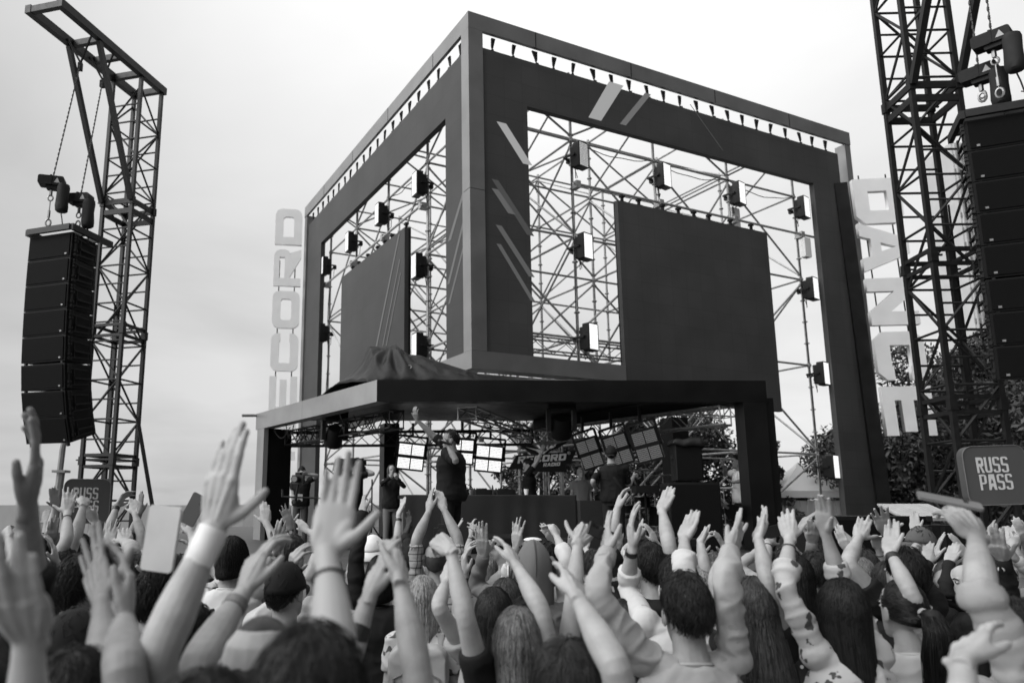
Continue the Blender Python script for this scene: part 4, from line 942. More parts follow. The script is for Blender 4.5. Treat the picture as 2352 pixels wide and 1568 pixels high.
tpx(1735, 1035, 26, 2.3, 'leafy tree behind the covered loudspeaker', n=5000, base=.1, seed=3)
tpx(1600, 1055, 30, 2.2, 'leafy tree behind the drum kit', n=4000, base=.1, seed=4)
tpx(1888, 1085, 28, 1.25, 'leafy tree right of the canopy front post', n=4500, base=.12, seed=5)
tpx(2095, 1075, 42, 2.0, 'leafy tree beside the marquee tent', n=4000, base=.1, seed=6)
tpx(2290, 900, 27, 3.6, 'dense dark tree between DANCE letters and right tower', n=14000, base=.05, seed=7)
tpx(2480, 880, 24, 3.6, 'dense dark tree behind the right speaker column', n=14000, base=.05, seed=8)
tpx(2620, 860, 20, 3.4, 'dense dark tree at the far right edge', n=9000, base=.05, seed=9)
tpx(2200, 1100, 34, 3.2, 'broad tree low behind the DANCE post', n=8000, base=.03, seed=10)
# unseen trees added outside the frame, right and behind, to shade the right faces
for k, (x, y, H, R) in enumerate(((19, 13, 15, 4.5), (20, 6, 18, 5.2), (20, -2, 19, 5.4), (17, -10, 19, 5.4), (10, -16, 19, 5.4))):
    tree(x, y, H, R, ['tall dark tree at the edge of the square, right of the speakers', 'tall dark tree at the right edge of the crowd', 'tall dark tree to the right of the camera', 'tall dark tree behind the camera, to its right', 'tall dark tree farthest behind the camera'][k], n=9000, base=.05, seed=20+k, leaf=.32)
# ================================================================== people
M_skin = mat('skin', .28, .55, var=.20, scale=16, bump=.35, bscale=70, spec=.35, bdist=.003)
M_skin2 = mat('skin_tanned', .19, .55, var=.22, scale=16, bump=.35, bscale=70, spec=.35, bdist=.003)
M_skinf = mat('skin_fair', .34, .55, var=.16, scale=16, bump=.35, bscale=70, spec=.35, bdist=.003)
def tattoo(N, L, b):
    tc = N.new('ShaderNodeTexCoord'); b.inputs['Roughness'].default_value = .55; nz = N.new('ShaderNodeTexNoise'); nz.inputs['Scale'].default_value = 11; nz.inputs['Detail'].default_value = 3; nz.inputs['Distortion'].default_value = 2.2; L.new(tc.outputs['Object'], nz.inputs['Vector'])
    sx = N.new('ShaderNodeSeparateXYZ'); L.new(tc.outputs['Object'], sx.inputs[0]); lt = N.new('ShaderNodeMath'); lt.operation = 'LESS_THAN'; lt.inputs[1].default_value = 1.74; L.new(sx.outputs[2], lt.inputs[0])
    mr = N.new('ShaderNodeMapRange'); mr.inputs[1].default_value = .46; mr.inputs[2].default_value = .56; mr.inputs[3].default_value = 0; mr.inputs[4].default_value = -.2; L.new(nz.outputs[0], mr.inputs[0])
    m = N.new('ShaderNodeMath'); m.operation = 'MULTIPLY_ADD'; m.inputs[2].default_value = .3; L.new(mr.outputs[0], m.inputs[0]); L.new(lt.outputs[0], m.inputs[1]); L.new(m.outputs[0], b.inputs['Base Color'])
SKIN = {'tt': texmat('tattooed_skin', tattoo), 'n': M_skin, 't': M_skin2, 'f': M_skinf}
def hair_mat(v): return mat('hair_%d' % int(v*1000), v, .42, var=.25, scale=30, island=.6, spec=.2)
def cloth(v, name=None, bump=.35, bs=260): return mat(name or 'fabric_%d' % int(v*1000), v, .85, var=.07, scale=5, bump=bump, bscale=bs, spec=.2, bdist=.003)
def pattern_cloth(kind, v0, v1):
    def fn(N, L, b):
        tc = N.new('ShaderNodeTexCoord'); b.inputs['Roughness'].default_value = .85; b.inputs['Specular IOR Level'].default_value = .2
        mr = N.new('ShaderNodeMapRange'); mr.inputs[3].default_value = v0; mr.inputs[4].default_value = v1
        if kind == 'floral':
            vo = N.new('ShaderNodeTexVoronoi'); vo.inputs['Scale'].default_value = 17; nz = N.new('ShaderNodeTexNoise'); nz.inputs['Scale'].default_value = 38; nz.inputs['Detail'].default_value = 3
            L.new(tc.outputs['Object'], vo.inputs['Vector']); L.new(tc.outputs['Object'], nz.inputs['Vector'])
            ad = N.new('ShaderNodeMath'); ad.operation = 'MULTIPLY_ADD'; ad.inputs[1].default_value = .85; L.new(nz.outputs[0], ad.inputs[0]); L.new(vo.outputs['Distance'], ad.inputs[2])
            L.new(ad.outputs[0], mr.inputs[0]); mr.inputs[1].default_value = .69; mr.inputs[2].default_value = .73
        elif kind == 'dots':
            vo = N.new('ShaderNodeTexVoronoi'); vo.inputs['Scale'].default_value = 26; vo.inputs['Randomness'].default_value = .9; L.new(tc.outputs['Object'], vo.inputs['Vector'])
            L.new(vo.outputs['Distance'], mr.inputs[0]); mr.inputs[1].default_value = .28; mr.inputs[2].default_value = .34
        elif kind == 'speck':
            nz = N.new('ShaderNodeTexNoise'); nz.inputs['Scale'].default_value = 70; nz.inputs['Detail'].default_value = 2; L.new(tc.outputs['Object'], nz.inputs['Vector'])
            L.new(nz.outputs[0], mr.inputs[0]); mr.inputs[1].default_value = .45; mr.inputs[2].default_value = .55
        elif kind == 'plaid':
            sx = N.new('ShaderNodeSeparateXYZ'); L.new(tc.outputs['Object'], sx.inputs[0]); o = None
            ad0 = N.new('ShaderNodeMath'); ad0.operation = 'ADD'; L.new(sx.outputs[0], ad0.inputs[0]); L.new(sx.outputs[1], ad0.inputs[1])
            for src in (ad0.outputs[0], sx.outputs[2]):
                m_ = N.new('ShaderNodeMath'); m_.operation = 'MULTIPLY'; m_.inputs[1].default_value = 22; L.new(src, m_.inputs[0])
                f = N.new('ShaderNodeMath'); f.operation = 'FRACT'; L.new(m_.outputs[0], f.inputs[0])
                g = N.new('ShaderNodeMath'); g.operation = 'GREATER_THAN'; g.inputs[1].default_value = .78; L.new(f.outputs[0], g.inputs[0])
                if o is None: o = g
                else:
                    a = N.new('ShaderNodeMath'); a.operation = 'ADD'; L.new(o.outputs[0], a.inputs[0]); L.new(g.outputs[0], a.inputs[1]); o = a
            L.new(o.outputs[0], mr.inputs[0]); mr.inputs[1].default_value = 0; mr.inputs[2].default_value = 1.4
        elif kind == 'stripe':
            sx = N.new('ShaderNodeSeparateXYZ'); L.new(tc.outputs['Object'], sx.inputs[0])
            m_ = N.new('ShaderNodeMath'); m_.operation = 'MULTIPLY'; m_.inputs[1].default_value = 26; L.new(sx.outputs[2], m_.inputs[0])
            f = N.new('ShaderNodeMath'); f.operation = 'FRACT'; L.new(m_.outputs[0], f.inputs[0]); L.new(f.outputs[0], mr.inputs[0]); mr.inputs[1].default_value = .6; mr.inputs[2].default_value = .64
        elif kind == 'marks':
            nz = N.new('ShaderNodeTexNoise'); nz.inputs['Scale'].default_value = 16; nz.inputs['Detail'].default_value = 1; nz.inputs['Distortion'].default_value = 1.5; L.new(tc.outputs['Object'], nz.inputs['Vector'])
            L.new(nz.outputs[0], mr.inputs[0]); mr.inputs[1].default_value = .6; mr.inputs[2].default_value = .64
        L.new(mr.outputs[0], b.inputs['Base Color'])
        n2 = N.new('ShaderNodeTexNoise'); n2.inputs['Scale'].default_value = 140; L.new(tc.outputs['Object'], n2.inputs['Vector'])
        bp = N.new('ShaderNodeBump'); bp.inputs['Strength'].default_value = .3; bp.inputs['Distance'].default_value = .003; L.new(n2.outputs[0], bp.inputs['Height']); L.new(bp.outputs[0], b.inputs['Normal'])
    return texmat('%s_fabric_%d_%d' % (kind, int(v0*1000), int(v1*1000)), fn)
def top_mat(t):
    if isinstance(t, tuple): return pattern_cloth(*t)
    return cloth(t)
# ---- pseudo noise, vectorised (sum of ridged sines in random directions)
def vnoise(P, scale, rg, n=7):
    o = np.zeros(len(P))
    for k in range(n):
        d = rg.normal(size=3); d /= np.linalg.norm(d); o += np.sin(P@d*scale*rg.uniform(.6, 1.7)+rg.uniform(0, 6.28)+1.2*np.sin(P@rg.normal(size=3)*scale*.35))
    return o/n**.5
# ---- hand in its own axes: x thumb side, y fingers, z out of the palm (right hand)
POSES = {'flat': ((7, 8, 6), .3, 24), 'open': ((11, 12, 9), 2.6, 42), 'spread': ((6, 9, 7), 8, 58), 'blade': ((5, 7, 6), .2, 52), 'relaxed': ((20, 27, 16), 2.5, 36), 'cup': ((40, 36, 22), 3, 38), 'grip': ((58, 62, 35), 2, 40), 'fist': ((82, 95, 60), 0, 30), 'bend': ((60, 14, 8), 2, 20), 'hold': ((30, 48, 35), 4, 62)}
def hand_parts(pose, rg, thick=1.0):
    (c1, c2, c3), spl, ta = POSES[pose]; out = []
    ring = lambda y, w, t, z=0, xo=0: [V3(xo+w*math.copysign(abs(math.cos(a))**.8, math.cos(a)), y, z+t*math.copysign(abs(math.sin(a))**.9, math.sin(a))) for a in (2*math.pi*k/14 for k in range(14))]
    m = MB(); m.loft([ring(-.03, .0235, .0175), ring(-.01, .0255, .018), ring(.014, .032, .0185, .001), ring(.04, .0395, .0165, .001), ring(.068, .0425, .0145), ring(.09, .0415, .0125), ring(.1, .036, .010)]); out.append(m)
    m = MB(); m.ell(V3(.022, .036, .007), V3(.0165, -.006, 0), V3(.012, .034, 0), V3(0, 0, .0145)); m.ell(V3(-.025, .034, .005), V3(.014, 0, 0), V3(0, .034, 0), V3(0, 0, .0125)); out.append(m)
    jit = lambda s: rg.uniform(-s, s)
    common = jit(9)
    m = MB(); m.ell(V3(-.021, -.012, -.012), V3(.009, 0, 0), V3(0, .011, 0), V3(0, 0, .009)); out.append(m)
    for (x, y, l, r, sp) in ((.0285, .092, (.046, .029, .022), .0089, 1.0), (.0090, .098, (.051, .033, .024), .0092, .25), (-.0110, .094, (.047, .031, .023), .0087, -.5), (-.0290, .084, (.037, .024, .020), .0075, -1.25)):
        a = rad(spl*sp+jit(1.5)); th = 0; p = V3(x, y-.022, 0); d = V3(math.sin(a), math.cos(a), 0); pts = [p, V3(x, y, 0)]; q = V3(x, y, 0); rs = [r*1.02, r*1.05]
        for L, c, k in zip(l, (c1, c2, c3), (0, 1, 2)):
            th += rad(max(0, c+common+jit(6))); dd = d*math.cos(th)+V3(0, 0, 1)*math.sin(th)
            pts += [q+dd*L*.5, q+dd*L]; rs += [r*(.93-.07*k), r*(1.03-.085*k)]; q = q+dd*L
        m = MB(); m.tube(pts, [x_*thick for x_ in rs], 10, round_end=True, ref=V3(0, 0, 1)); out.append(m)
        m = MB(); m.ell(V3(x, y-.003, -.0065), V3(.0085, 0, 0), V3(0, .011, 0), V3(0, 0, .0085)); m.tube([V3(x*.55, .012, -.0165), V3(x*.8, .05, -.0158), V3(x, y-.01, -.0118)], [.0022, .0034, .0036], 6); out.append(m)
    t = rad(ta+jit(6)); d0 = nrm(V3(math.sin(t), math.cos(t), .35)); p = V3(.018, .012, .004); q = p+d0*.040
    t2 = t*.72; d1 = nrm(V3(math.sin(t2), math.cos(t2), .28)); q2 = q+d1*.033; t3 = t*.6 if pose not in ('spread', 'open') else t*.85; d2 = nrm(V3(math.sin(t3), math.cos(t3), .2)); q3 = q2+d2*.024
    m = MB(); m.tube([p, (p+q)/2, q, (q+q2)/2, q2, (q2+q3)/2, q3], [.0145, .0145, .0122, .0107, .0108, .0098, .0085], 10, round_end=True, ref=V3(0, 0, 1)); out.append(m)
    return out
def hand_frame(W, tip, phi, side):
    f = nrm(tip-W); c = nrm(V3(0, 0, CZ)-W); c = nrm(c-f*np.dot(c, f)); n = c*math.cos(rad(phi))+np.cross(f, c)*math.sin(rad(phi))
    x = np.cross(f, n) if side == 'R' else np.cross(n, f)
    return x, f, n
def add_hand(mb, W, frame, pose, rg, s):
    x, f, n = frame; B = np.stack([x, f, n])*s
    for m in hand_parts(pose, rg):
        mb.add(np.array(m.v)@B+W, m.f if np.dot(np.cross(x, f), n) > 0 else [q[::-1] for q in m.f])
PENDING = []          # (object, voxel, smooth iterations, wrinkle)
def soft(o, voxel, it, wr=0, ws=20, seed=0): PENDING.append((o, voxel, it, wr, ws, seed))
def flush():
    if not PENDING: return
    for (o, vx, it, wr, ws, sd) in PENDING:
        a = o.modifiers.new('r', 'REMESH'); a.mode = 'VOXEL'; a.voxel_size = vx; a.use_smooth_shade = True
        b = o.modifiers.new('s', 'SMOOTH'); b.factor = .5; b.iterations = it
    dg = bpy.context.evaluated_depsgraph_get(); dg.update()
    for (o, vx, it, wr, ws, sd) in PENDING:
        me = bpy.data.meshes.new_from_object(o.evaluated_get(dg)); old = o.data
        if wr:
            n = len(me.vertices); co = np.empty(n*3); me.vertices.foreach_get('co', co); co = co.reshape(-1, 3)
            nn = np.empty(n*3); me.vertices.foreach_get('normal', nn); nn = nn.reshape(-1, 3); rg = np.random.default_rng(sd)
            P = co*np.array([1, 1, 1.3]); h = np.minimum(1, np.abs(vnoise(P, ws, rg, 4))*.9); h2 = np.minimum(1, np.abs(vnoise(P, ws*.45, rg, 4))*.9)
            co = co+nn*(wr*(1-h)**2+wr*.8*(1-h2)**2-.001)[:, None]; me.vertices.foreach_set('co', co.ravel()); me.update()
        me.materials.clear(); [me.materials.append(x) for x in old.materials]
        me.polygons.foreach_set('use_smooth', [True]*len(me.polygons)); nm = old.name; o.modifiers.clear(); o.data = me; bpy.data.meshes.remove(old); me.name = nm
    PENDING.clear()
# ---- hair
def skull(hc, hr, hf, hu, s, th, ph, k=1.0):
    return hc+s*(hr*(math.sin(th)*math.sin(ph)*.079*k)-hf*(math.sin(th)*math.cos(ph)*.101*k)+hu*(math.cos(th)*.124*k))
def ribbon(m, pts, r):
    n = len(pts); rings = []
    d0 = nrm(pts[-1]-pts[0]); a, b = frame_of(d0, V3(.3, .5, .8))
    for i, p in enumerate(pts):
        q = r*(1 if i < n-1 else .25); rings.append([p+a*q, p-a*q*.5+b*q*.87, p-a*q*.5-b*q*.87])
    m.loft(rings, False)
def hair(style, root, fr, s, v, rg, near, length=.4, wave=0):
    hc, hr, hf, hu = fr; hm = hair_mat(v); sk = lambda th, ph, k=1.0: skull(hc, hr, hf, hu, s, th, ph, k)
    if style in ('short', 'crop', 'buzz', 'tail', 'messy'):
        k0 = {'short': 1.13, 'crop': 1.07, 'buzz': 1.035, 'tail': 1.085, 'messy': 1.2}[style]
        def tmax(ph):
            a = abs(ph); return rad(np.interp(a, (0, .6, 1.35, 1.75, 2.2, 3.15), (118, 112, 88, 78, 58, 48)) if style != 'tail' else np.interp(a, (0, .7, 1.3, 1.8, 2.3, 3.15), (106, 104, 100, 82, 58, 50)))
        nphi, nt = 40, 14; m = MB(); rows = []
        for j in range(nt+1):
            t = j/nt; row = []
            for i in range(nphi):
                ph = -math.pi+2*math.pi*i/nphi; th = max(.02, tmax(ph)*t)
                kk = 1.0+(k0-1)*(1 if t < .72 else max(-.15, 1-(t-.72)/.24)); kk += (k0-1)*(.22 if style != 'tail' else 0)*mnoise.noise(Vector((ph*1.6, th*2.5, v*90+hc[0]*7)))*(1-t*.5)
                row.append(sk(th, ph, kk))
            rows.append(row)
        m.loft(rows, True); o = m.obj('hair', hm, root, ang=0)
        n = {'short': 2600, 'crop': 1800, 'buzz': 0, 'tail': 1500, 'messy': 2600}[style]; nf = float(np.clip(3.2/max(.8, hc[1]), .18, 2.4)); n = int(n*nf); m = MB(); rs_ = float(np.clip(.00042*hc[1], .0008, .0024))*s
        for _ in range(n):
            ph = rg.uniform(-math.pi, math.pi); t0 = rg.uniform(.0, .9)**.7; th = tmax(ph)*t0; sw = rg.normal()*.16
            L = {'short': .30, 'crop': .2, 'tail': .55, 'messy': .42}[style]*rg.uniform(.6, 1.2); lift = k0+(.01 if style == 'tail' else rg.uniform(0, .05)+(rg.uniform(.02, .10) if rg.random() < .07 else 0))
            pts = [sk(max(.02, min(th+L*q, tmax(ph)+.05)), ph+sw*q, lift+(0 if style == 'tail' else (.05 if style == 'messy' else .022)*q*rg.uniform(.2, 1))-(max(0, t0+L*q/tmax(ph)-.75))*(k0-1)*3.0) for q in (0, .4, .75, 1)]
            if style == 'tail':
                th = tmax(ph)*(1 if rg.random() < .4 else rg.uniform(.2, 1)); e0 = V3(math.sin(th)*math.sin(ph), -math.sin(th)*math.cos(ph), math.cos(th)); e1 = V3(0, -math.sin(rad(80)), math.cos(rad(80))); pts = []
                for q in (0, .3, .6, .95):
                    e = nrm(e0*(1-q)+e1*q); pts.append(hc+s*(hr*e[0]*.079+hf*e[1]*.101+hu*e[2]*.124)*(1.088+.015*rg.random()-(.05 if q == 0 else 0)))
            ribbon(m, pts, rs_)
        if n: m.obj('hair_strands', hm, root, ang=0)
        if style == 'tail':
            tie = sk(rad(80), 0, 1.12); m = MB(); m.tube([tie+hf*.012, tie-hf*.014], [.021, .021], 12); m.obj('hair_tie', cloth(.3), root)
            m = MB(); pts0 = [tie, tie-hf*.045+hu*.004, tie-hf*.07-UP*.05, tie-hf*.06-UP*.14, tie-hf*.045-UP*.25, tie-hf*.04-UP*length]
            m.tube(pts0, [.018, .032, .046, .054, .046, .016], 12); m.obj('ponytail', hm, root, ang=0); m = MB()
            for _ in range(700 if near else 80):
                a, rr = rg.uniform(0, 6.28), rg.uniform(.7, 1.1); pp = []
                for q, (p, r) in enumerate(zip(pts0, (.016, .032, .046, .055, .048, .026))): pp.append(p+(hr*math.cos(a)+V3(0, 1, 0)*math.sin(a))*r*rr+rg.normal(size=3)*.003)
                ribbon(m, pp, .0016*s)
            m.obj('hair_strands', hm, root, ang=0)
    elif style in ('long', 'bob', 'curly'):
        A = 2.15; drop = length
        top = 1.06
        def path(ph, t, lift):         # t 0..1 over the skull, 1..2 hanging
            th1 = rad(98)
            side = abs(ph)/A
            if t <= 1: return sk(.04+th1*t, ph, top+lift+.03*t)
            e = sk(.04+th1, ph, top+lift+.03); q = (t-1)*drop*(1-.12*side)
            c = hc-hf*.05*s; out = e-c; out[2] = 0
            pull = 1+(.10 if style == 'curly' else -.10)*min(1, q/.25)+(.42*math.sin(min(1, q/.4)*math.pi/2) if style == 'curly' else 0)
            tip = max(0, q/drop-.75)*.4 if style != 'curly' else max(0, q/drop-.8)*.5
            return V3(*(c+out*(pull-tip)))*V3(1, 1, 0)+UP*(e[2]-q)-hf*.02*min(1, q/.2)
        nphi, nt = 30, 26; m = MB(); vs = []; fs = []
        for j in range(nt+1):
            for i in range(nphi+1):
                ph = -A+2*A*i/nphi; t = 2*j/nt; lf = .02*mnoise.noise(Vector((ph*2.4, t*1.3, v*70+hc[0]*5)))
                p = path(ph, t, lf-.02); vs.append(p)
        for j in range(nt):
            for i in range(nphi): a = j*(nphi+1)+i; fs.append((a, a+1, a+nphi+2, a+nphi+1))
        m.add(vs, fs); o = m.obj('hair', hm, root, ang=0); md = o.modifiers.new('t', 'SOLIDIFY'); md.thickness = .016; md.offset = 1
        n = int((2300 if style != 'curly' else 2600)*float(np.clip(3.2/max(.8, hc[1]), .18, 1.5))); m = MB(); rs_ = float(np.clip(.00045*hc[1], .001, .0028))*s
        for _ in range(n):
            ph = rg.uniform(-A, A); st = rg.uniform(0, .55)**1.3*1.5; en = min(2, st+rg.uniform(.7, 1.5)) if rg.random() < .5 else 2.0; en = en-rg.uniform(0, .06); lf = rg.uniform(0, .055); k = 12 if near else 7; pts = []
            p0, p1 = rg.uniform(0, 6.28), rg.uniform(0, 6.28); am = wave*rg.uniform(.5, 1.2); dph = rg.normal()*.06
            for q in range(k):
                t = st+(en-st)*q/(k-1); p = path(ph+dph*q/k, t, lf)
                if wave and t > .5: p = p+(hr*math.sin(p[2]*52+p0)+hf*math.cos(p[2]*52+p1))*am*min(1, t-.5)
                pts.append(p+rg.normal(size=3)*.0012)
            ribbon(m, pts, rs_)
        m.obj('hair_strands', hm, root, ang=0)
def cap_hat(root, fr, s, v, kind):
    hc, hr, hf, hu = fr; sk = lambda th, ph, k=1.0: skull(hc, hr, hf, hu, s, th, ph, k); mt = cloth(v)
    nphi = 32; m = MB(); lim = 84 if kind != 'bucket' else 74
    m.loft([[sk(max(.02, rad(lim*t)), -math.pi+2*math.pi*i/nphi, 1.16+(.03 if kind == 'bucket' and t > .6 else 0)) for i in range(nphi)] for t in np.linspace(0, 1, 10)]); o = m.obj('hat' if kind == 'bucket' else 'cap', mt, root, ang=0)
    m = MB()
    if kind == 'bucket':
        m.loft([[sk(rad(74), a, 1.19)-hu*z*s+(hr*math.sin(a)-hf*math.cos(a))*e*s for a in (-math.pi+2*math.pi*i/nphi for i in range(nphi))] for z, e in ((0, 0), (.02, .018), (.05, .038), (.056, .034), (.02, .01), (.0, -.006))], False); m.obj('brim', mt, o, ang=0)
    elif kind in ('cap', 'capback'):
        sg = 1 if kind == 'cap' else -1; pts = []; c = hc+hu*.012*s
        for a in np.linspace(-1.15, 1.15, 15): pts.append((c+(hr*math.sin(a)*.088+hf*sg*math.cos(a)*.112)*s, c+(hr*math.sin(a)*.075+hf*sg*(math.cos(a)*.112+.07*math.cos(a*1.1)))*s-hu*(.012+.02*abs(a))*s))
        n = len(pts); m.loft([[p[0], p[1], p[1]-hu*.005, p[0]-hu*.005] for p in pts]); m.obj('brim', mt, o); m = MB(); m.ell(sk(.01, 0, 1.17), hr*.008, hf*.008, hu*.006); m.obj('button', mt, o)
    return o
def hood_up(root, fr, s, v, animal):
    hc, hr, hf, hu = fr; sk = lambda th, ph, k=1.0: skull(hc, hr, hf, hu, s, th, ph, k); mt = cloth(v); m = MB(); nphi = 30; A = 2.35; rows = []
    for t in np.linspace(0, 1, 14):
        row = []
        for i in range(nphi+1):
            ph = -A+2*A*i/nphi; th = rad(3+125*t); fl_ = max(0, t-.68)/.32; row.append(sk(th, ph, 1.3+.05*math.sin(ph*5+t*4)*t+.03*(1-abs(math.sin(ph*.5)))*0+.42*fl_**1.6)-UP*(.03*t+.075*fl_))
        rows.append(row)
    vs = [p for r in rows for p in r]; fs = []; n = nphi+1
    for j in range(13):
        for i in range(nphi): a = j*n+i; fs.append((a, a+1, a+n+1, a+n))
    m.add(vs, fs); o = m.obj('hood', mt, root, ang=0); md = o.modifiers.new('t', 'SOLIDIFY'); md.thickness = .012; md.offset = 1
    if animal:
        for q in (-1, 1):
            b = sk(rad(66), q*1.25, 1.25); m = MB(); m.loft([[b+hr*q*x+hf*math.cos(a)*w+hr*q*math.sin(a)*.014-hu*z for a in (2*math.pi*k/10 for k in range(10))] for x, w, z in ((0, .012, -.015), (.024, .036, .015), (.042, .044, .055), (.048, .032, .092), (.046, .008, .112))]); e = m.obj('hood_ear', mt, o, ang=0)
            m = MB(); m.ell(b+hr*q*.056-hu*.06-hf*.012, hr*.006, hf*.03, hu*.034); m.obj('ear_lining', cloth(.6), e)
        m = MB(); m.ell(sk(rad(20), math.pi, 1.3), hr*.05, hf*.03, hu*.012); m.obj('hood_patch', cloth(.65), o)
        for q in (-1, 1): m = MB(); m.ell(sk(rad(48), q*2.2, 1.32), hr*.012, hf*.012, hu*.012); m.obj('hood_eye', M_black, o)
        m = MB(); m.tube([sk(rad(a_), 0, 1.315) for a_ in range(6, 100, 8)], .0035, 5); m.obj('hood_seam', cloth(.08), o)
    return o
# ---- the person
STAND = {}
def legs(root, base, f, r, s, v, sp=.0, name='trousers', shoe=.05):
    """trousers and shoes; the mesh pair is shared between people, scaled and turned"""
    key = (v,)
    if key not in STAND:
        m = MB()
        m.loft([[V3(x*w, y*d_, z) for x, y in ((math.cos(a), math.sin(a)) for a in (2*math.pi*k/12 for k in range(12)))] for z, w, d_ in ((.80, .16, .11), (.88, .175, .125), (.97, .168, .118), (1.03, .15, .108))])
        for q in (-1, 1): m.tube([V3(q*.085, 0, .88), V3(q*.095, .01, .70), V3(q*.10, .015, .48), V3(q*.105, 0, .28), V3(q*.11, -.01, .06)], [.09, .085, .066, .062, .06], 10)
        me = m.mesh('trousers', cloth(v)); m = MB()
        for q in (-1, 1): m.loft([[V3(q*.11+x*w, y, z) for x, z in ((-1, .0), (1, 0), (1, h*.6), (.6, h), (-.6, h), (-1, h*.6))] for y, w, h in ((-.085, .03, .06), (-.05, .038, .085), (.05, .042, .08), (.12, .044, .055), (.175, .03, .035))])
        STAND[key] = (me, m.mesh('shoes', cloth(shoe)))
    yaw = math.atan2(-f[0], f[1])
    for nm, me in zip((name, 'shoes'), STAND[key]):
        o = bpy.data.objects.new(nm, me); COL.objects.link(o); o.parent = root; o.location = Vector(base)-Vector(root['_o']); o.rotation_euler = (0, 0, yaw); o.scale = (s, s, s)
def ik(S, Wp, L1, L2, pole, epx=None, hdir=None):
    d = Wp-S; D = np.linalg.norm(d); k = 1.0
    if D > (L1+L2)*.992: k = D/((L1+L2)*.992); L1, L2 = L1*k, L2*k
    D = max(D, abs(L1-L2)+.02); u = d/np.linalg.norm(d); a = (L1*L1-L2*L2+D*D)/(2*D); h = math.sqrt(max(0, L1*L1-a*a)); p = nrm(pole-u*np.dot(pole, u)); q = np.cross(u, p)
    best = None
    for t in np.linspace(0, 2*math.pi, 48):
        E = S+u*a+(p*math.cos(t)+q*math.sin(t))*h; c = -25*math.cos(t)
        if epx is not None: c += np.linalg.norm(proj(E)-np.array(epx))*.5
        if hdir is not None: c += 190*(1-np.dot(nrm(Wp-E), hdir))
        if best is None or c < best[0]: best = (c, E)
    return best[1], k, best[0]
WARN = []
def bez(a, b, c, n):      # a rounded path a-b-c
    out = []
    for t in np.linspace(0, 1, n):
        if t < .42: out.append(a+(b-a)*t/.5)
        elif t > .58: out.append(b+(c-b)*(t-.5)/.5)
        else: w = (t-.42)/.16; p, q = a+(b-a)*.84, b+(c-b)*.16; out.append((p*(1-w)**2+b*2*w*(1-w)+q*w*w))
    return out
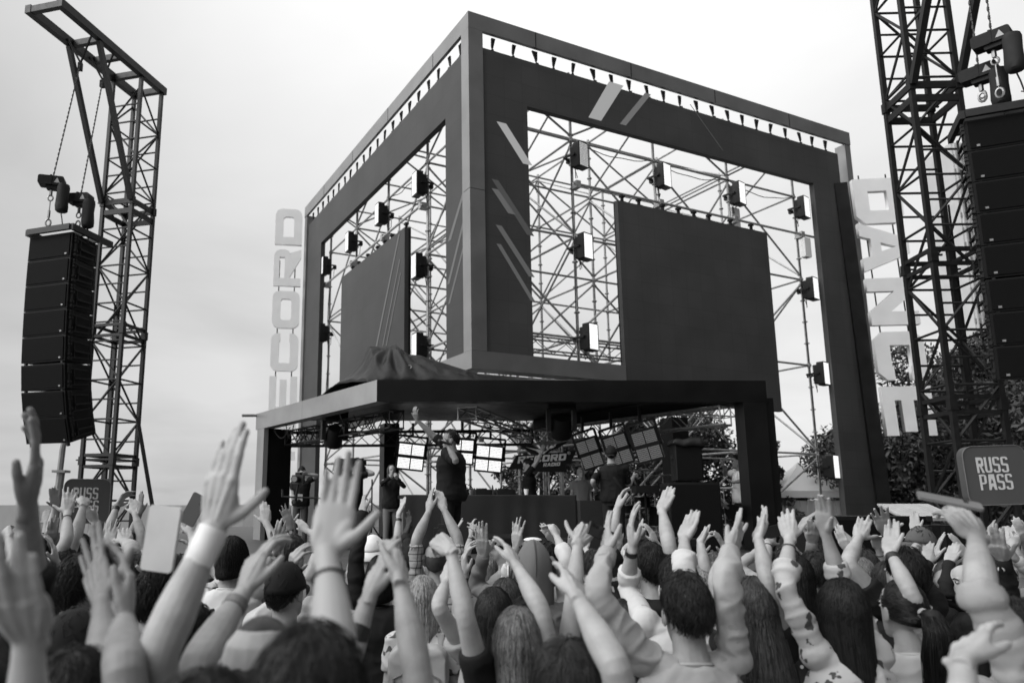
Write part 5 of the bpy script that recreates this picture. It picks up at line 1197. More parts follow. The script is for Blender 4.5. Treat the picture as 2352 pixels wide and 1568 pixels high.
def person(label, h=None, d=None, arms=(), hair_=('short', .03), top=.3, sleeve='short', female=False, skin='n', yaw=None, head_yaw=0, head_pitch=8, tilt=0, trousers=.04, z0=0.0, face=False, lean=0, height=None,
           hat=None, hood=None, collar=True, bag=None, build=1.0, seed=None, group='people in the crowd', xtra=None, near=None, vox=None, at_xy=None, loose=0):
    sd = seed if seed is not None else abs(hash(label)) % 100000
    sd = sum(ord(c)*(i+7) for i, c in enumerate(label)) % 99991
    rg = np.random.default_rng(sd); fem = .9 if female else 1.0
    # where the body stands
    ax = [dict(a) for a in arms]
    if at_xy is not None: x, y = at_xy; H = height
    elif h is not None:
        p = at(h[0], h[1], d); x, y = p[0], p[1]; H = (p[2]-z0-.018)/.995 if height is None else height
    for a in ax:
        Lh = .19*fem; w = at(*a['w'], 1.0); dd = a.get('d') or ((d+.10) if d is not None else None)
        if dd is None:
            t = at(*a['t'], 1.0); dd = .175*fem/max(1e-4, np.linalg.norm(t-w)); dd = min(dd, 7)
        Wp = at(*a['w'], dd); t0 = at(*a['t'], dd); l0 = np.linalg.norm(t0-Wp)
        k = np.clip(l0/Lh, .9, 1.12)
        if l0 < Lh*.985:
            e = math.sqrt(Lh**2-l0**2); Tn = at(*a['t'], t0[1]+e*a.get('z', 1)); a['T2'] = at(*a['t'], t0[1]-e*.8)
        else: Tn = t0
        a.update(W=Wp, T=Tn, k=max(.92, min(1.12, l0/Lh)) if l0 > Lh else 1.0)
    if h is None and at_xy is None:
        a = ax[0]; sg = -1 if a['side'] == 'L' else 1; S = a['W']+V3(-sg*.03, -.16, -.42)
        if 'e' in a: ee = at(*a['e'], a['W'][1]-.1); S = V3((ee[0]*1.0+S[0])/2, S[1], min(S[2], ee[2]-.06))
        if len(ax) > 1: b = ax[1]; mx = (a['W']+b['W'])/2; x, y = mx[0], mx[1]-.16; sz = min(S[2], mx[2]-.4)
        else: x, y, sz = S[0]-sg*.17*fem, S[1], S[2]
        H = height or float(np.clip(sz/.815, 1.52 if female else 1.62, 1.78 if female else 1.92))
    s = H/1.75
    if H < 1.35 or H > 2.0: WARN.append('%s H=%.2f d=%s' % (label, H, d))
    if yaw is None: yaw = math.degrees(math.atan2(.9-x, 11-y))*.8
    f, r = hd(yaw), hd(yaw+90); base = V3(x, y, z0)
    dn = y
    if near is None: near = dn < 4.3
    root = thing('person', label, 'person', base, group)
    bw = (.93 if female else 1.0)*build
    lv = math.tan(rad(lean)); pos = lambda rx, fy, z: base+r*rx*s+f*(fy+max(0, z-.95)*lv)*s+UP*z*s
    # torso
    TR = ((.86, .150, .105, 0), (.94, .168, .118, 0), (1.02, .158, .112, .004), (1.10, .143 if female else .152, .104, .006), (1.20, .152 if female else .163, .110, .006), (1.29, .163 if female else .178, .118, .004), (1.36, .163 if female else .183, .110, 0), (1.405, .150 if female else .168, .092, -.006), (1.44, .112 if female else .122, .074, -.012))
    ringT = lambda z, w, dp, yo, g=0: [pos(math.copysign(abs(math.cos(t))**.85, math.cos(t))*(w*bw+g), yo+math.sin(t)*(dp*build+g), z) for t in (2*math.pi*k/20 for k in range(20))]
    mb = MB()
    mb.loft([ringT(*q) for q in TR[2:]]+[ringT(1.47, .068, .062, -.012), ringT(1.50, .056 if female else .061, .057, -.008), ringT(1.56, .052 if female else .057, .055, .004), ringT(1.60, .048, .05, .008)])
    hc = pos(0, .012, 1.632)
    # head axes
    hy = yaw+head_yaw; hf = hd(hy); hr = hd(hy+90); pp = rad(head_pitch); hu = UP*math.cos(pp)-hf*math.sin(pp); hf = hf*math.cos(pp)+UP*math.sin(pp); tl = rad(tilt); hr, hu = hr*math.cos(tl)+hu*math.sin(tl), hu*math.cos(tl)-hr*math.sin(tl)
    hs = s*(.97 if female else 1.0)*min(1.06, 1.75/H*1.0) if H > 1.5 else s
    hp = lambda a, b, c: hc+hs*(hr*a+hf*b+hu*c)
    ringH = lambda z, w, dp, yo: [hp(math.cos(t)*w, yo+math.sin(t)*dp, z) for t in (2*math.pi*k/16 for k in range(16))]
    mb.loft([ringH(-.118, .022, .022, .056), ringH(-.104, .042, .048, .036), ringH(-.075, .057, .072, .016), ringH(-.035, .067, .088, .004), ringH(.005, .074, .097, -.003), ringH(.045, .078, .100, -.006), ringH(.08, .069, .09, -.007), ringH(.105, .048, .064, -.008), ringH(.119, .02, .026, -.008)])
    mb.ell(hp(0, .094, -.018), hs*hr*.012, hs*nrm(hf*.6+hu)*.026, hs*hf*.017); mb.ell(hp(0, .099, -.03), hs*hr*.016, hs*hf*.014, hs*hu*.011)
    mb.ell(hp(0, .082, -.066), hs*hr*.024, hs*hf*.013, hs*hu*.013); mb.ell(hp(0, .084, .022), hs*hr*.052, hs*hf*.012, hs*hu*.009)
    for q in (-1, 1): mb.ell(hp(q*.079, -.008, -.008), hs*hr*.010, hs*hf*.021, hs*hu*.034)
    shw = (.158 if female else .178)*bw
    sh = MB(); bottom = .84
    cl = top_mat(top); g = .014+loose
    if sleeve is not None:
        sh.loft([ringT(z, w, dp, yo, g+(.012 if z < 1.2 else 0)) for z, w, dp, yo in TR]+[ringT(1.465, .082, .072, -.012, g*.6)])
        if hood == 'down':
            for q in (-1, 0, 1): sh.ell(pos(q*.06, -.10+.02*abs(q), 1.43), r*.075*s, f*.05*s, UP*.05*s)
    info = []
    for sd_ in ('L', 'R'):
        sg = -1 if sd_ == 'L' else 1; am = [a for a in ax if a['side'] == sd_]
        S = pos(sg*shw, -.005, 1.405)
        L1, L2 = .292*s*(.95 if female else 1), .262*s*(.95 if female else 1); c = None
        if am:
            a = am[0]; Wp = a['W']; up_ = nrm(Wp-S); lift = max(0, up_[2]); S = S+UP*.055*s*lift-r*sg*.022*s*lift+up_*.03*s
            D = np.linalg.norm(Wp-S)
            if D > (L1+L2)*1.0: S = S+nrm(Wp-S)*min(.07, D-(L1+L2)*.99)
            E, k, c0_ = ik(S, Wp, L1, L2, r*sg*.9-f*.25-UP*.3, a.get('e'), nrm(a['T']-Wp))
            if 'T2' in a and 'z' not in a:
                E2, k2, c2_ = ik(S, Wp, L1, L2, r*sg*.9-f*.25-UP*.3, a.get('e'), nrm(a['T2']-Wp))
                if c2_+12 < c0_: E, k = E2, k2; a['T'] = a['T2']
            if k > 1.12: WARN.append('%s %s arm x%.2f' % (label, sd_, k))
            frm = hand_frame(Wp, a['T'], a.get('phi', 180), sd_); pose = a.get('p', 'flat'); hk = a['k']*fem*(s if s > .97 else .97)
            add_hand(mb, Wp, frm, pose, rg, hk)
            if a.get('acc'): c = (a['acc'], frm)
        else:
            E = pos(sg*(shw+.045), -.03, 1.12); Wp = pos(sg*(shw+.05), .03, .86); frm = (f*1.0, nrm(V3(0, 0, -1)+f*.1), -r*sg)
            x_ = np.cross(frm[1], frm[2]) if sd_ == 'R' else np.cross(frm[2], frm[1])
            add_hand(mb, Wp, (x_, frm[1], frm[2]), 'relaxed', rg, fem*s)
        pts = bez(S, E, Wp, 25); q = (s*build)**.5*(.86 if female else 1.0)
        rr = [x_*q for x_ in (.056, .055, .052, .049, .046, .0425, .041, .0425, .0425, .039, .0325, .0265, .0240)]; rr = [float(np.interp(t_, np.linspace(0, 1, 13), rr))*.94 for t_ in np.linspace(0, 1, 25)]
        mb.tube(pts, rr, 16, round_end=True); mb.ell(Wp, *(nrm(v_)*x_*q for v_, x_ in zip(frm, (.0255, .030, .0195)))); mb.ell(S, r*.058*s, f*.055*s, UP*.058*s); mb.ell((S+pos(0, 0, 1.40))/2, nrm(S-pos(0, 0, 1.40))*.1*s, np.cross(nrm(S-pos(0, 0, 1.40)), f)*.055*s, f*.062*s)
        if sleeve is not None and sleeve != 'none':
            ends = {'short': .27, 'cap': .15, 'elbow': .45, 'half': .54, 'roll': .72, 'long': 1.0}[sleeve]; nS = 22; tt = np.linspace(0, ends, nS); P = np.array(pts); idx = np.linspace(0, 1, 25)
            sp = [V3(*[np.interp(t, idx, P[:, c_]) for c_ in range(3)]) for t in tt]; r0 = [float(np.interp(t, idx, rr)) for t in tt]
            ph0 = rg.uniform(0, 6)
            rs = [x_*(1 if sleeve in ('short', 'cap') else .93)+loose*.6+(.012 if sleeve in ('short', 'cap') else .0045)*(1+.35*t/ends)+(.0024*math.sin(t*58+ph0)+.0022*math.sin(t*97+ph0*2))*(1 if sleeve in ('long', 'roll', 'elbow', 'half') else .2) for x_, t in zip(r0, tt)]
            if sleeve == 'long':
                rs[-1] -= .007; rs[-2] -= .005; rs[-3] += .006; cf = MB(); cd_ = nrm(pts[-1]-pts[-4])
                cf.tube([Wp-cd_*x_ for x_ in (.062, .055, .03, .004, -.002)], [rr[-1]+y_ for y_ in (.0125, .016, .0145, .0135, .006)], 16); cf.obj('cuff', cl, root, ang=0)
            if sleeve in ('roll', 'half'): rs[-1] += .008; rs[-2] += .011; rs[-3] += .009; rs[-4] += .008
            sh.tube(sp, rs, 14); sh.ell(S, r*.062*s, f*.060*s, UP*.062*s); sh.ell((S+pos(0, 0, 1.39))/2, nrm(S-pos(0, 0, 1.39))*.10*s, np.cross(nrm(S-pos(0, 0, 1.39)), f)*.056*s, f*.066*s)
        if c:
            kind, fm = c; x_, y_, n_ = fm; fl = nrm(Wp-pts[-5]); a_, b_ = frame_of(fl, n_); a_, b_ = (x_-fl*np.dot(x_, fl)), None; a_ = nrm(a_); b_ = np.cross(fl, a_)
            for kd in kind.split('+'):
                off = {'watch': .035, 'band': .03, 'strap': .05, 'string': .055, 'cuff': .04, 'braid': .05, 'wide': .1}[kd]; ww = {'watch': .010, 'band': .013, 'strap': .009, 'string': .0028, 'cuff': .036, 'braid': .011, 'wide': .022}[kd]
                cpt = Wp-fl*off; m = MB(); rx = .0235*q+off*.085; ry = .0215*q+off*.09
                rings = [[cpt+(a_*math.cos(t)*rx*e+b_*math.sin(t)*ry*e)+fl*w_ for w_, e in ((-ww, 1.0), (-ww, 1.13), (ww, 1.13), (ww, 1.0))] for t in (2*math.pi*k_/20 for k_ in range(21))]
                m.loft(rings, False); val = {'watch': .02, 'band': .012, 'strap': .015, 'string': .05, 'cuff': .62, 'braid': .12, 'wide': .012}[kd]
                wb = m.obj({'watch': 'watch_strap'}.get(kd, 'bracelet'), mat('wristband_%d' % int(val*1000), val, .5, var=.3, scale=60 if kd == 'braid' else 10), root)
                if kd == 'watch':
                    sgn = -1 if np.dot(b_, n_) > 0 else 1; fc_ = cpt+b_*sgn*ry*1.14; m = MB(); m.tube([fc_, fc_+b_*sgn*.007], .0165, 16); m.obj('watch_case', M_chrome, wb); m = MB(); m.tube([fc_+b_*sgn*.0071, fc_+b_*sgn*.0078], .0135, 16); m.obj('watch_dial', M_white, wb)
    vx = vox or float(np.clip(dn*.0013, .0036, .010))
    bo = mb.obj('body', SKIN[skin], root, ang=0); soft(bo, vx, 2 if vx > .005 else 4)
    if sleeve is not None:
        so = sh.obj('shirt', cl, root, ang=0); soft(so, float(np.clip(dn*.0022, .0075, .016)), 3, .0085 if sleeve in ('long', 'roll', 'elbow', 'half') else .008, 32 if sleeve == 'long' else 24, sd)
        if collar:
            m = MB(); cpts = [pos(math.cos(t)*.072, -.012+math.sin(t)*.066, 1.462+.012*-math.sin(t)) for t in np.linspace(0, 2*math.pi, 21)]; m.tube(cpts, .009*s, 6); m.obj('collar', cl, root)
    legs(root, base, f, r, s, trousers)
    fr_ = (hc-hf*.006*hs+hu*.001, hr, hf, hu)
    if hair_: hair(hair_[0], root, fr_, hs, hair_[1], rg, near, *(hair_[2:] if len(hair_) > 2 else ()))
    if hat: cap_hat(root, fr_, hs, hat[1], hat[0])
    if hood in ('up', 'animal'): hood_up(root, fr_, hs, top if not isinstance(top, tuple) else .2, hood == 'animal')
    if face:
        for q in (-1, 1):
            m = MB(); m.ell(hp(q*.032, .083, .004), hs*hr*.013, hs*hf*.011, hs*hu*.008); e = m.obj('eye', mat('eye_white', .4, .3, var=0), root); m = MB(); m.ell(hp(q*.032, .092, .004), hs*hr*.006, hs*hf*.004, hs*hu*.006); m.obj('iris', mat('iris', .01, .2, var=0), e)
            m = MB(); m.tube([hp(q*.014, .098, .021), hp(q*.032, .099, .026), hp(q*.05, .09, .02)], .0035*hs, 6); m.obj('eyebrow', hair_mat(hair_[1] if hair_ else .03), root)
        m = MB(); m.ell(hp(0, .094, -.064), hs*hr*.021, hs*hf*.006, hs*hu*.0065); m.obj('lips', mat('lips', .16, .5, var=.1), root)
    if bag:
        if bag == 'backpack':
            m = MB(); c = pos(0, -.19, 1.22); m.rbox(c, r*.15*s, UP*.2*s, f*.075*s, .07*s); o = m.obj('backpack', cloth(.36), root); soft(o, .012, 3, .006, 18, sd)
            m = MB(); m.tube([pos(-.13, -.268, 1.08), pos(-.12, -.275, 1.27), pos(0, -.278, 1.33), pos(.12, -.275, 1.27), pos(.13, -.268, 1.08)], .006, 6); m.obj('backpack_seam', cloth(.2), o)
            for q in (-1, 1): m = MB(); m.tube([pos(q*.10, -.13, 1.36), pos(q*.105, -.06, 1.452), pos(q*.105, .05, 1.44), pos(q*.11, .13, 1.3)], .018, 6, flat=.4); m.obj('backpack_strap', cloth(.3), root)
        if bag == 'sling':
            m = MB(); m.tube([pos(-.06, .08, 1.46), pos(-.085, -.02, 1.475), pos(-.04, -.125, 1.36), pos(.08, -.142, 1.18), pos(.17, -.08, 1.02)], .022, 6, flat=.3); m.obj('sling_strap', cloth(.015), root)
    if xtra: xtra(root, pos, hp, (hr, hf, hu), s)
    return root
def A(side, n, wx, wy, tx, ty, phi=180, p='flat', **k):
    """an arm: side of the body, wrist and middle fingertip (crop n of the photograph), turn of the palm, hand pose"""
    a = dict(side=side, w=C(n, wx, wy), t=C(n, tx, ty), phi=phi, p=p); 
    if 'e' in k: k['e'] = C(n, *k['e'])
    a.update(k); return a
CROPS = {0: (0, 0, 1), 3: (0, 1150, 640/1802), 4: (500, 1200, .3234), 5: (950, 1200, .3234), 6: (1400, 1200, .3234), 7: (1920, 1200, .3234), 8: (0, 1020, .24237), 9: (0, 1180, .33613), 10: (380, 1180, .33613), 11: (2200, 1200, .32345), 12: (600, 900, .29762), 13: (1200, 950, .34014), 2: (0, 0, 2560/2352)}
def C(n, x, y): a = CROPS[n]; return (a[0]+x*a[2], a[1]+y*a[2])
# ================================================================== the crowd, near to far
SKIN['g'] = mat('black_glove', .012, .7, var=.2, scale=20)
K, B_, LB, BL_ = .012, .03, .09, .2       # hair tones: black, brown, light brown, blond
def white_marks(root, pos, hp, ax, s):     # abstract white lettering strokes down the back and sleeve
    m = MB(); rg = np.random.default_rng(5)
    for k in range(16): c = pos(.02+rg.uniform(-.14, .16), -.128-.012*rg.random(), 1.05+.022*k); m.bar(c, c+(pos(rg.uniform(-.06, .06), 0, rg.uniform(-.03, .05))-pos(0, 0, 0)), .014, .006)
    m.obj('printed_marks', cloth(.6), root)
def cap_patch(root, pos, hp, ax, s):
    m = MB(); m.ell(hp(-.055, .055, .085), (ax[0]*.8+ax[1]*.5)*.03, nrm(np.cross(ax[0]*.8+ax[1]*.5, ax[2]))*.006, ax[2]*.017+ax[1]*-.004); m.obj('cap_patch', cloth(.6), root)
def lanyard(root, pos, hp, ax, s):
    m = MB(); m.tube([pos(-.07, .04, 1.46), pos(-.05, .13, 1.33), pos(.0, .145, 1.12), pos(.05, .13, 1.33), pos(.07, .04, 1.46)], .006, 5); m.obj('lanyard', cloth(.35), root); m = MB(); m.box(pos(0, .152, 1.05), ax[0]*.05, ax[1]*.004, UP*.07); m.obj('badge', cloth(.4), root)
P = person
# ---- nearest, out of focus
P('arm of someone in a black sleeve at the far left edge, hand raised edge-on', arms=[A('R', 8, 280, 1000, 445, 170, -95, 'flat', d=1.72, e=(330, 2300))], top=.012, sleeve='roll', skin='t', hair_=('short', K), xtra=white_marks)
P('blurred pale bent hand cut off by the left frame edge', arms=[A('R', 9, 215, 1200, 20, 640, 160, 'flat', d=1.15, e=(150, 1900), z=-1)], top=.3, sleeve='short', skin='f', height=1.6)
P('person in black cap with white oval patch, low at the far left', h=(197, 1535), d=2.6, top=.012, hat=('cap', .012), head_yaw=45, hair_=('crop', K), xtra=cap_patch, sleeve='short')
P('dark-haired blurred head in front, left arm high with broad white wrist wrap', h=(655, 1545), d=1.62, arms=[A('L', 0, 536, 1316, 578, 1066, 140, 'blade', d=1.5, e=(372, 1700), acc='cuff', z=.2)], top=.1, hair_=('buzz', .03), skin='f', head_pitch=0)
P('largest blurred dark head at the bottom edge, left of centre', h=(775, 1592), d=1.15, top=.06, hair_=('short', .025), head_pitch=0)
P('person whose tattooed forearm and blurred open palm rise left of the performer', arms=[A('R', 4, 985, 560, 1125, -140, -8, 'blade', d=1.42, acc='string', e=(1050, 1420))], top=.2, sleeve='short', skin='tt', height=1.66)
P('person with braided bracelet, curved hand raised below the wrist wrap', arms=[A('L', 10, 690, 880, 880, 390, 120, 'relaxed', d=1.85, acc='braid', e=(330, 1500))], top=.3, sleeve='short', height=1.6)
P('person at left clapping overhead, spread blurred hand with long thumb', arms=[A('L', 9, 770, 960, 640, 420, 130, 'spread', d=1.62, e=(840, 1420)), A('R', 9, 930, 1110, 975, 520, -90, 'flat', d=1.6, e=(960, 1500))], top=.14, sleeve='short', skin='t', height=1.66, hair_=('short', .02))
P('person holding up a light phone, black hair, left part of the crowd', h=(392, 1424), d=3.2, arms=[A('R', 10, 70, 860, 40, 600, 180, 'hold', d=1.95)] and [A('R', 10, 60, 800, 40, 560, 180, 'hold')], top=.03, hair_=('short', K))
P('person clapping with broad black wristband, left of the straight blond hair', arms=[A('L', 4, 1310, 900, 1450, 450, 110, 'flat', d=2.0, acc='wide', e=(1330, 1400)), A('R', 4, 1545, 770, 1545, 470, -110, 'relaxed', d=2.0, e=(1545, 1400))], top=.5, sleeve='short', height=1.5, hair_=('short', .03))
P('tousled short-haired head at the bottom edge, centre, bare arm up', h=C(5, 1440, 1318), d=1.95, arms=[A('R', 6, 130, 900, 50, 640, -120, 'flat', d=2.0, e=(420, 1420))], top=.02, sleeve='cap', hair_=('messy', .04), skin='f')
P('nearest blurred forearm at the bottom right, palm edge-on', arms=[A('L', 11, 640, 1390, 840, 1010, 120, 'flat', d=1.5, e=(560, 1750))], top=.3, sleeve='short', skin='f', height=1.5)
P('person in light rolled-up jacket at right holding a phone over the crowd', arms=[A('L', 7, 1610, 430, 1350, 130, 215, 'relaxed', d=2.2, e=(1610, 1330))], top=.29, sleeve='half', skin='n', height=1.72, collar=True)
# ---- second rows
P('woman with highlighted bob and black top, left wrist bent over her head', h=C(5, 1065, 990), d=2.6, arms=[A('L', 5, 545, 540, 330, 365, 200, 'bend', d=2.62, e=(670, 1080)), A('R', 5, 1050, 650, 955, 425, -110, 'flat', d=2.75, e=(1255, 1010))], top=.012, sleeve='short', female=True, skin='f', hair_=('long', .14, .22), near=True)
P('woman with dark straight hair held by two clips, left arm up', h=C(5, 880, 838), d=3.3, arms=[A('L', 5, 510, 780, 505, 630, 130, 'flat', e=(560, 1150))], top=.3, sleeve='cap', female=True, skin='f', hair_=('long', .02, .5), near=True)
P('man in light grey sweatshirt, both arms up, cropped dark hair, seen from behind', h=C(6, 968, 752), d=2.75, arms=[A('L', 6, 365, 560, 352, 262, 110, 'open', d=2.9, e=(345, 980), z=1), A('R', 6, 1315, 550, 1440, 290, -120, 'flat', d=2.9, e=(1330, 1130), z=1)], top=.33, sleeve='long', hair_=('short', .022), head_pitch=4)
P('man in white rolled sleeves with wristwatch, just behind the grey sweatshirt', h=C(6, 905, 618), d=3.45, arms=[A('L', 6, 562, 515, 528, 170, 100, 'open', e=(540, 900), acc='watch'), A('R', 6, 962, 450, 1045, 228, -25, 'flat', e=(1000, 760))], top=.5, sleeve='roll', hair_=('short', .02), skin='f')
P('man in black hooded top, long bare forearms raised highest at centre right', h=C(6, 695, 500), d=4.2, arms=[A('R', 6, 790, 232, 855, 55, -25, 'flat', e=(850, 500)), A('L', 6, 440, 235, 478, 55, 95, 'relaxed', e=(392, 520))], top=.012, sleeve='elbow', hood='down', hair_=('short', .018), skin='f')
P('slim person, bare left-of-centre arm bent at the wrist holding a black phone', arms=[A('R', 5, 1530, 480, 1690, 270, 190, 'hold', d=2.95, e=(1405, 1010))], top=('speck', .05, .4), sleeve='cap', female=True, skin='f', height=1.62, hair_=('bob', .02, .12))
P('woman with very long curly hair, both arms raised, right of the grey sweatshirt', h=C(6, 1475, 756), d=3.1, arms=[A('L', 6, 1345, 480, 1385, 222, 110, 'flat'), A('R', 6, 1532, 440, 1600, 220, -60, 'flat', e=(1600, 760))], top=.02, sleeve='cap', female=True, skin='f', hair_=('curly', .06, .78, .017), near=True)
P('woman in pale floral blouse with long straight dark hair, both hands high', h=C(7, 560, 768), d=2.95, arms=[A('L', 7, 172, 440, 118, 180, 178, 'open', e=(110, 980), acc='string'), A('R', 7, 440, 388, 428, 115, -25, 'flat', e=(520, 760))], top=('floral', .07, .46), sleeve='roll', female=True, skin='f', hair_=('long', .014, .75), near=True)
P('woman with black ponytail and white knit top, turned to the left', h=C(7, 1030, 778), d=3.15, arms=[A('R', 7, 945, 556, 968, 315, -10, 'flat', e=(1120, 790), acc='band')], top=.5, sleeve='short', female=True, skin='f', head_yaw=-8, yaw=4, hair_=('tail', .010, .55), near=True, face=True)
P('curly-haired man in black t-shirt clapping above the crowd at right', h=C(7, 1050, 558), d=4.0, arms=[A('L', 7, 705, 440, 772, 235, 178, 'open', e=(650, 690)), A('R', 7, 905, 388, 852, 208, 0, 'spread', e=(1010, 560))], top=.012, sleeve='short', hair_=('messy', K), skin='f')
P('woman with straight blond hair, pale top and light backpack', h=C(5, 330, 742), d=4.0, top=('marks', .48, .08), sleeve='short', female=True, skin='f', hair_=('long', .27, .36), bag='backpack', near=True)
P('person in grey animal-ear hood, grey sleeve raised', h=C(5, 1185, 505), d=4.2, arms=[A('L', 5, 800, 578, 775, 352, 165, 'open', e=(735, 800))], top=.13, sleeve='long', hair_=None, hood='animal', skin='n')
P('man in plaid shirt, hands joined high against the dj table', h=C(5, 432, 480), d=5.3, arms=[A('L', 5, 377, 242, 388, 55, 120, 'flat', e=(285, 560)), A('R', 5, 490, 215, 440, 48, 190, 'flat', e=(700, 540))], top=('plaid', .36, .05), sleeve='elbow', hair_=('buzz', .04), skin='n')
P('man in black cap and light tee with dark wristband, left of the open palm', h=(716, 1413), d=3.6, arms=[A('L', 4, 712, 715, 748, 470, 120, 'cup', e=(590, 1150), acc='band')], top=.5, hat=('cap', .012), head_yaw=12, hair_=('crop', .015), skin='n')
P('man with black hair and white t-shirt, dark sling strap over his back', h=(583, 1341), d=4.5, arms=[A('R', 10, 930, 575, 960, 405, 170, 'relaxed', e=(830, 790), acc='watch')], top=.55, sleeve='short', hair_=('bob', .010, .07), bag='sling')
P('woman in white bucket hat, blond hair showing below it', h=(932, 1340), d=5.3, top=.4, female=True, hat=('bucket', .7), hair_=('long', .22, .3), arms=[A('L', 4, 1180, 590, 1200, 430, 120, 'relaxed', e=(1240, 760), acc='string')], sleeve='elbow')
P('person all in black with sleeves pulled to the hand, beside the bucket hat', h=(952, 1392), d=4.6, top=.01, sleeve='long', hair_=('bob', .008, .1), arms=[A('L', 4, 1262, 240, 1248, 125, 120, 'flat', e=(1275, 600))])
P('person with black gloved hand raised before the dj table end', arms=[A('R', 4, 1590, 430, 1645, 258, -60, 'open', d=5.5)], skin='g', top=.012, sleeve='long', height=1.6, hair_=('short', K))
P('person with thin white wristband waving at the left end of the dj table', arms=[A('R', 4, 1537, 262, 1588, 143, -60, 'open', d=6.0, acc='strap')], skin='f', top=.3, female=True, height=1.6, hair_=('long', .05, .3))
P('person with dark bracelet, hand raised just left of the grey sleeve', arms=[A('L', 5, 660, 715, 640, 450, 100, 'relaxed', d=3.85, acc='band')], top=.2, skin='f', height=1.6, hair_=('bob', .05, .12), female=True)
P('person in white shirt clapping behind the animal-ear hood', arms=[A('L', 5, 1055, 520, 1065, 302, 150, 'spread', d=4.9, e=(950, 660)), A('R', 5, 1368, 440, 1345, 285, -120, 'bend', d=4.9, e=(1450, 600))], top=.5, sleeve='roll', skin='f', height=1.62, hair_=('short', .03))
P('person with thin bare arms clapping right of the animal-ear hood', arms=[A('L', 5, 1338, 468, 1258, 345, 200, 'open', d=6.0, e=(1385, 720))], skin='f', female=True, top=.3, height=1.6, hair_=('long', .03, .3))
P('woman with light brown hair hanging straight, small, left of the animal-ear hood', h=(1230, 1383), d=6.2, female=True, top=.4, hair_=('long', .12, .34), arms=[A('L', 5, 706, 415, 706, 285, 120, 'flat', acc='string')])
P('tanned hand with bracelet raised before the dark subwoofer, centre', arms=[A('R', 5, 1472, 540, 1522, 392, 160, 'relaxed', d=5.8, acc='string')], skin='t', top=.25, height=1.66, hair_=('short', K))
P('man with wristwatch, flat hand up, left of the black hooded top', arms=[A('R', 6, 432, 550, 460, 405, 180, 'flat', d=5.6, acc='watch')], skin='f', top=.03, sleeve='long', height=1.62)
P('person clapping small before the drum kit', arms=[A('L', 6, 608, 440, 632, 300, 120, 'flat', d=6.2), A('R', 6, 745, 482, 672, 330, -130, 'flat', d=6.2)], skin='f', top=.35, height=1.62, female=True, hair_=('long', .02, .25))
P('woman with pale blond hair and black sleeve behind the rolled white sleeves', h=C(6, 1085, 665), d=4.5, female=True, top=.012, sleeve='elbow', hair_=('long', .3, .4), arms=[A('R', 6, 1088, 470, 1145, 350, -60, 'flat', e=(1115, 640))], skin='f')
P('person filming with a black phone held sideways near the canopy post', arms=[A('L', 6, 1612, 482, 1640, 378, 180, 'grip', d=5.0, acc='string')], skin='f', top=.3, height=1.64, hair_=('short', .02))
P('woman in dark dotted dress with black hair, between curls and floral blouse', h=C(7, 215, 592), d=4.5, female=True, top=('dots', .45, .015), hair_=('long', .010, .5), skin='f')
P('person in denim jacket, flat hand up, near the white tent', arms=[A('R', 7, 340, 478, 350, 335, 190, 'flat', d=5.0, e=(275, 760))], top=.16, sleeve='long', height=1.66, hair_=('short', .02))
P('woman with slim hand and thumb apart, left of the clapping black t-shirt', arms=[A('L', 7, 635, 556, 515, 362, 150, 'open', d=4.7, e=(610, 860))], skin='f', female=True, top=.3, sleeve='short', height=1.62, hair_=('long', .03, .3))
P('person with denim cuff and open palm before the right subwoofers', arms=[A('R', 7, 852, 522, 826, 392, 0, 'open', d=5.6, acc='string')], skin='f', top=.14, sleeve='roll', height=1.62)
P('man in grey cap seen from the side, tattooed forearm up, by the right subwoofers', h=C(7, 1175, 372), d=6.0, yaw=-50, head_yaw=-35, hat=('cap', .09), top=.06, skin='tt', hair_=('crop', .02), face=True, arms=[A('R', 7, 1140, 395, 1130, 252, 0, 'flat', e=(1150, 600)), A('L', 7, 1075, 560, 1050, 480, 180, 'grip')])
P('woman with ring and smartwatch, black sleeve, right of the ponytail', arms=[A('L', 7, 1240, 636, 1232, 445, 165, 'open', d=4.8, acc='watch')], skin='n', female=True, top=.012, sleeve='long', height=1.66, hair_=('long', .08, .3))
P('woman in black seen in profile, palm raised, behind the rolled-up jacket', h=C(7, 1535, 645), d=4.6, yaw=-50, head_yaw=-40, female=True, top=.012, sleeve='long', hair_=('bob', .010, .1), face=True, arms=[A('R', 7, 1402, 636, 1452, 466, -15, 'flat', e=(1390, 860))], skin='f')
P('person in black sleeve with white-faced wristwatch at the right edge', arms=[A('L', 11, 945, 608, 862, 372, 155, 'open', d=3.6, acc='watch', e=(1010, 980))], top=.012, sleeve='long', skin='n', height=1.72)
P('person in striped shirt with hand up near the right edge', arms=[A('L', 11, 985, 480, 960, 312, 170, 'flat', d=5.6)], top=('stripe', .05, .6), sleeve='short', height=1.66, skin='f')
P('small raised hand left of the white-faced wristwatch', arms=[A('L', 11, 872, 470, 832, 296, 130, 'relaxed', d=5.9)], top=.2, height=1.64, skin='n')
P('pair of hands clapping rightmost in the picture', arms=[A('L', 11, 1062, 452, 1020, 290, 160, 'open', d=5.0), A('R', 11, 1120, 480, 1085, 305, -150, 'flat', d=5.0)], top=.3, height=1.7, skin='f')
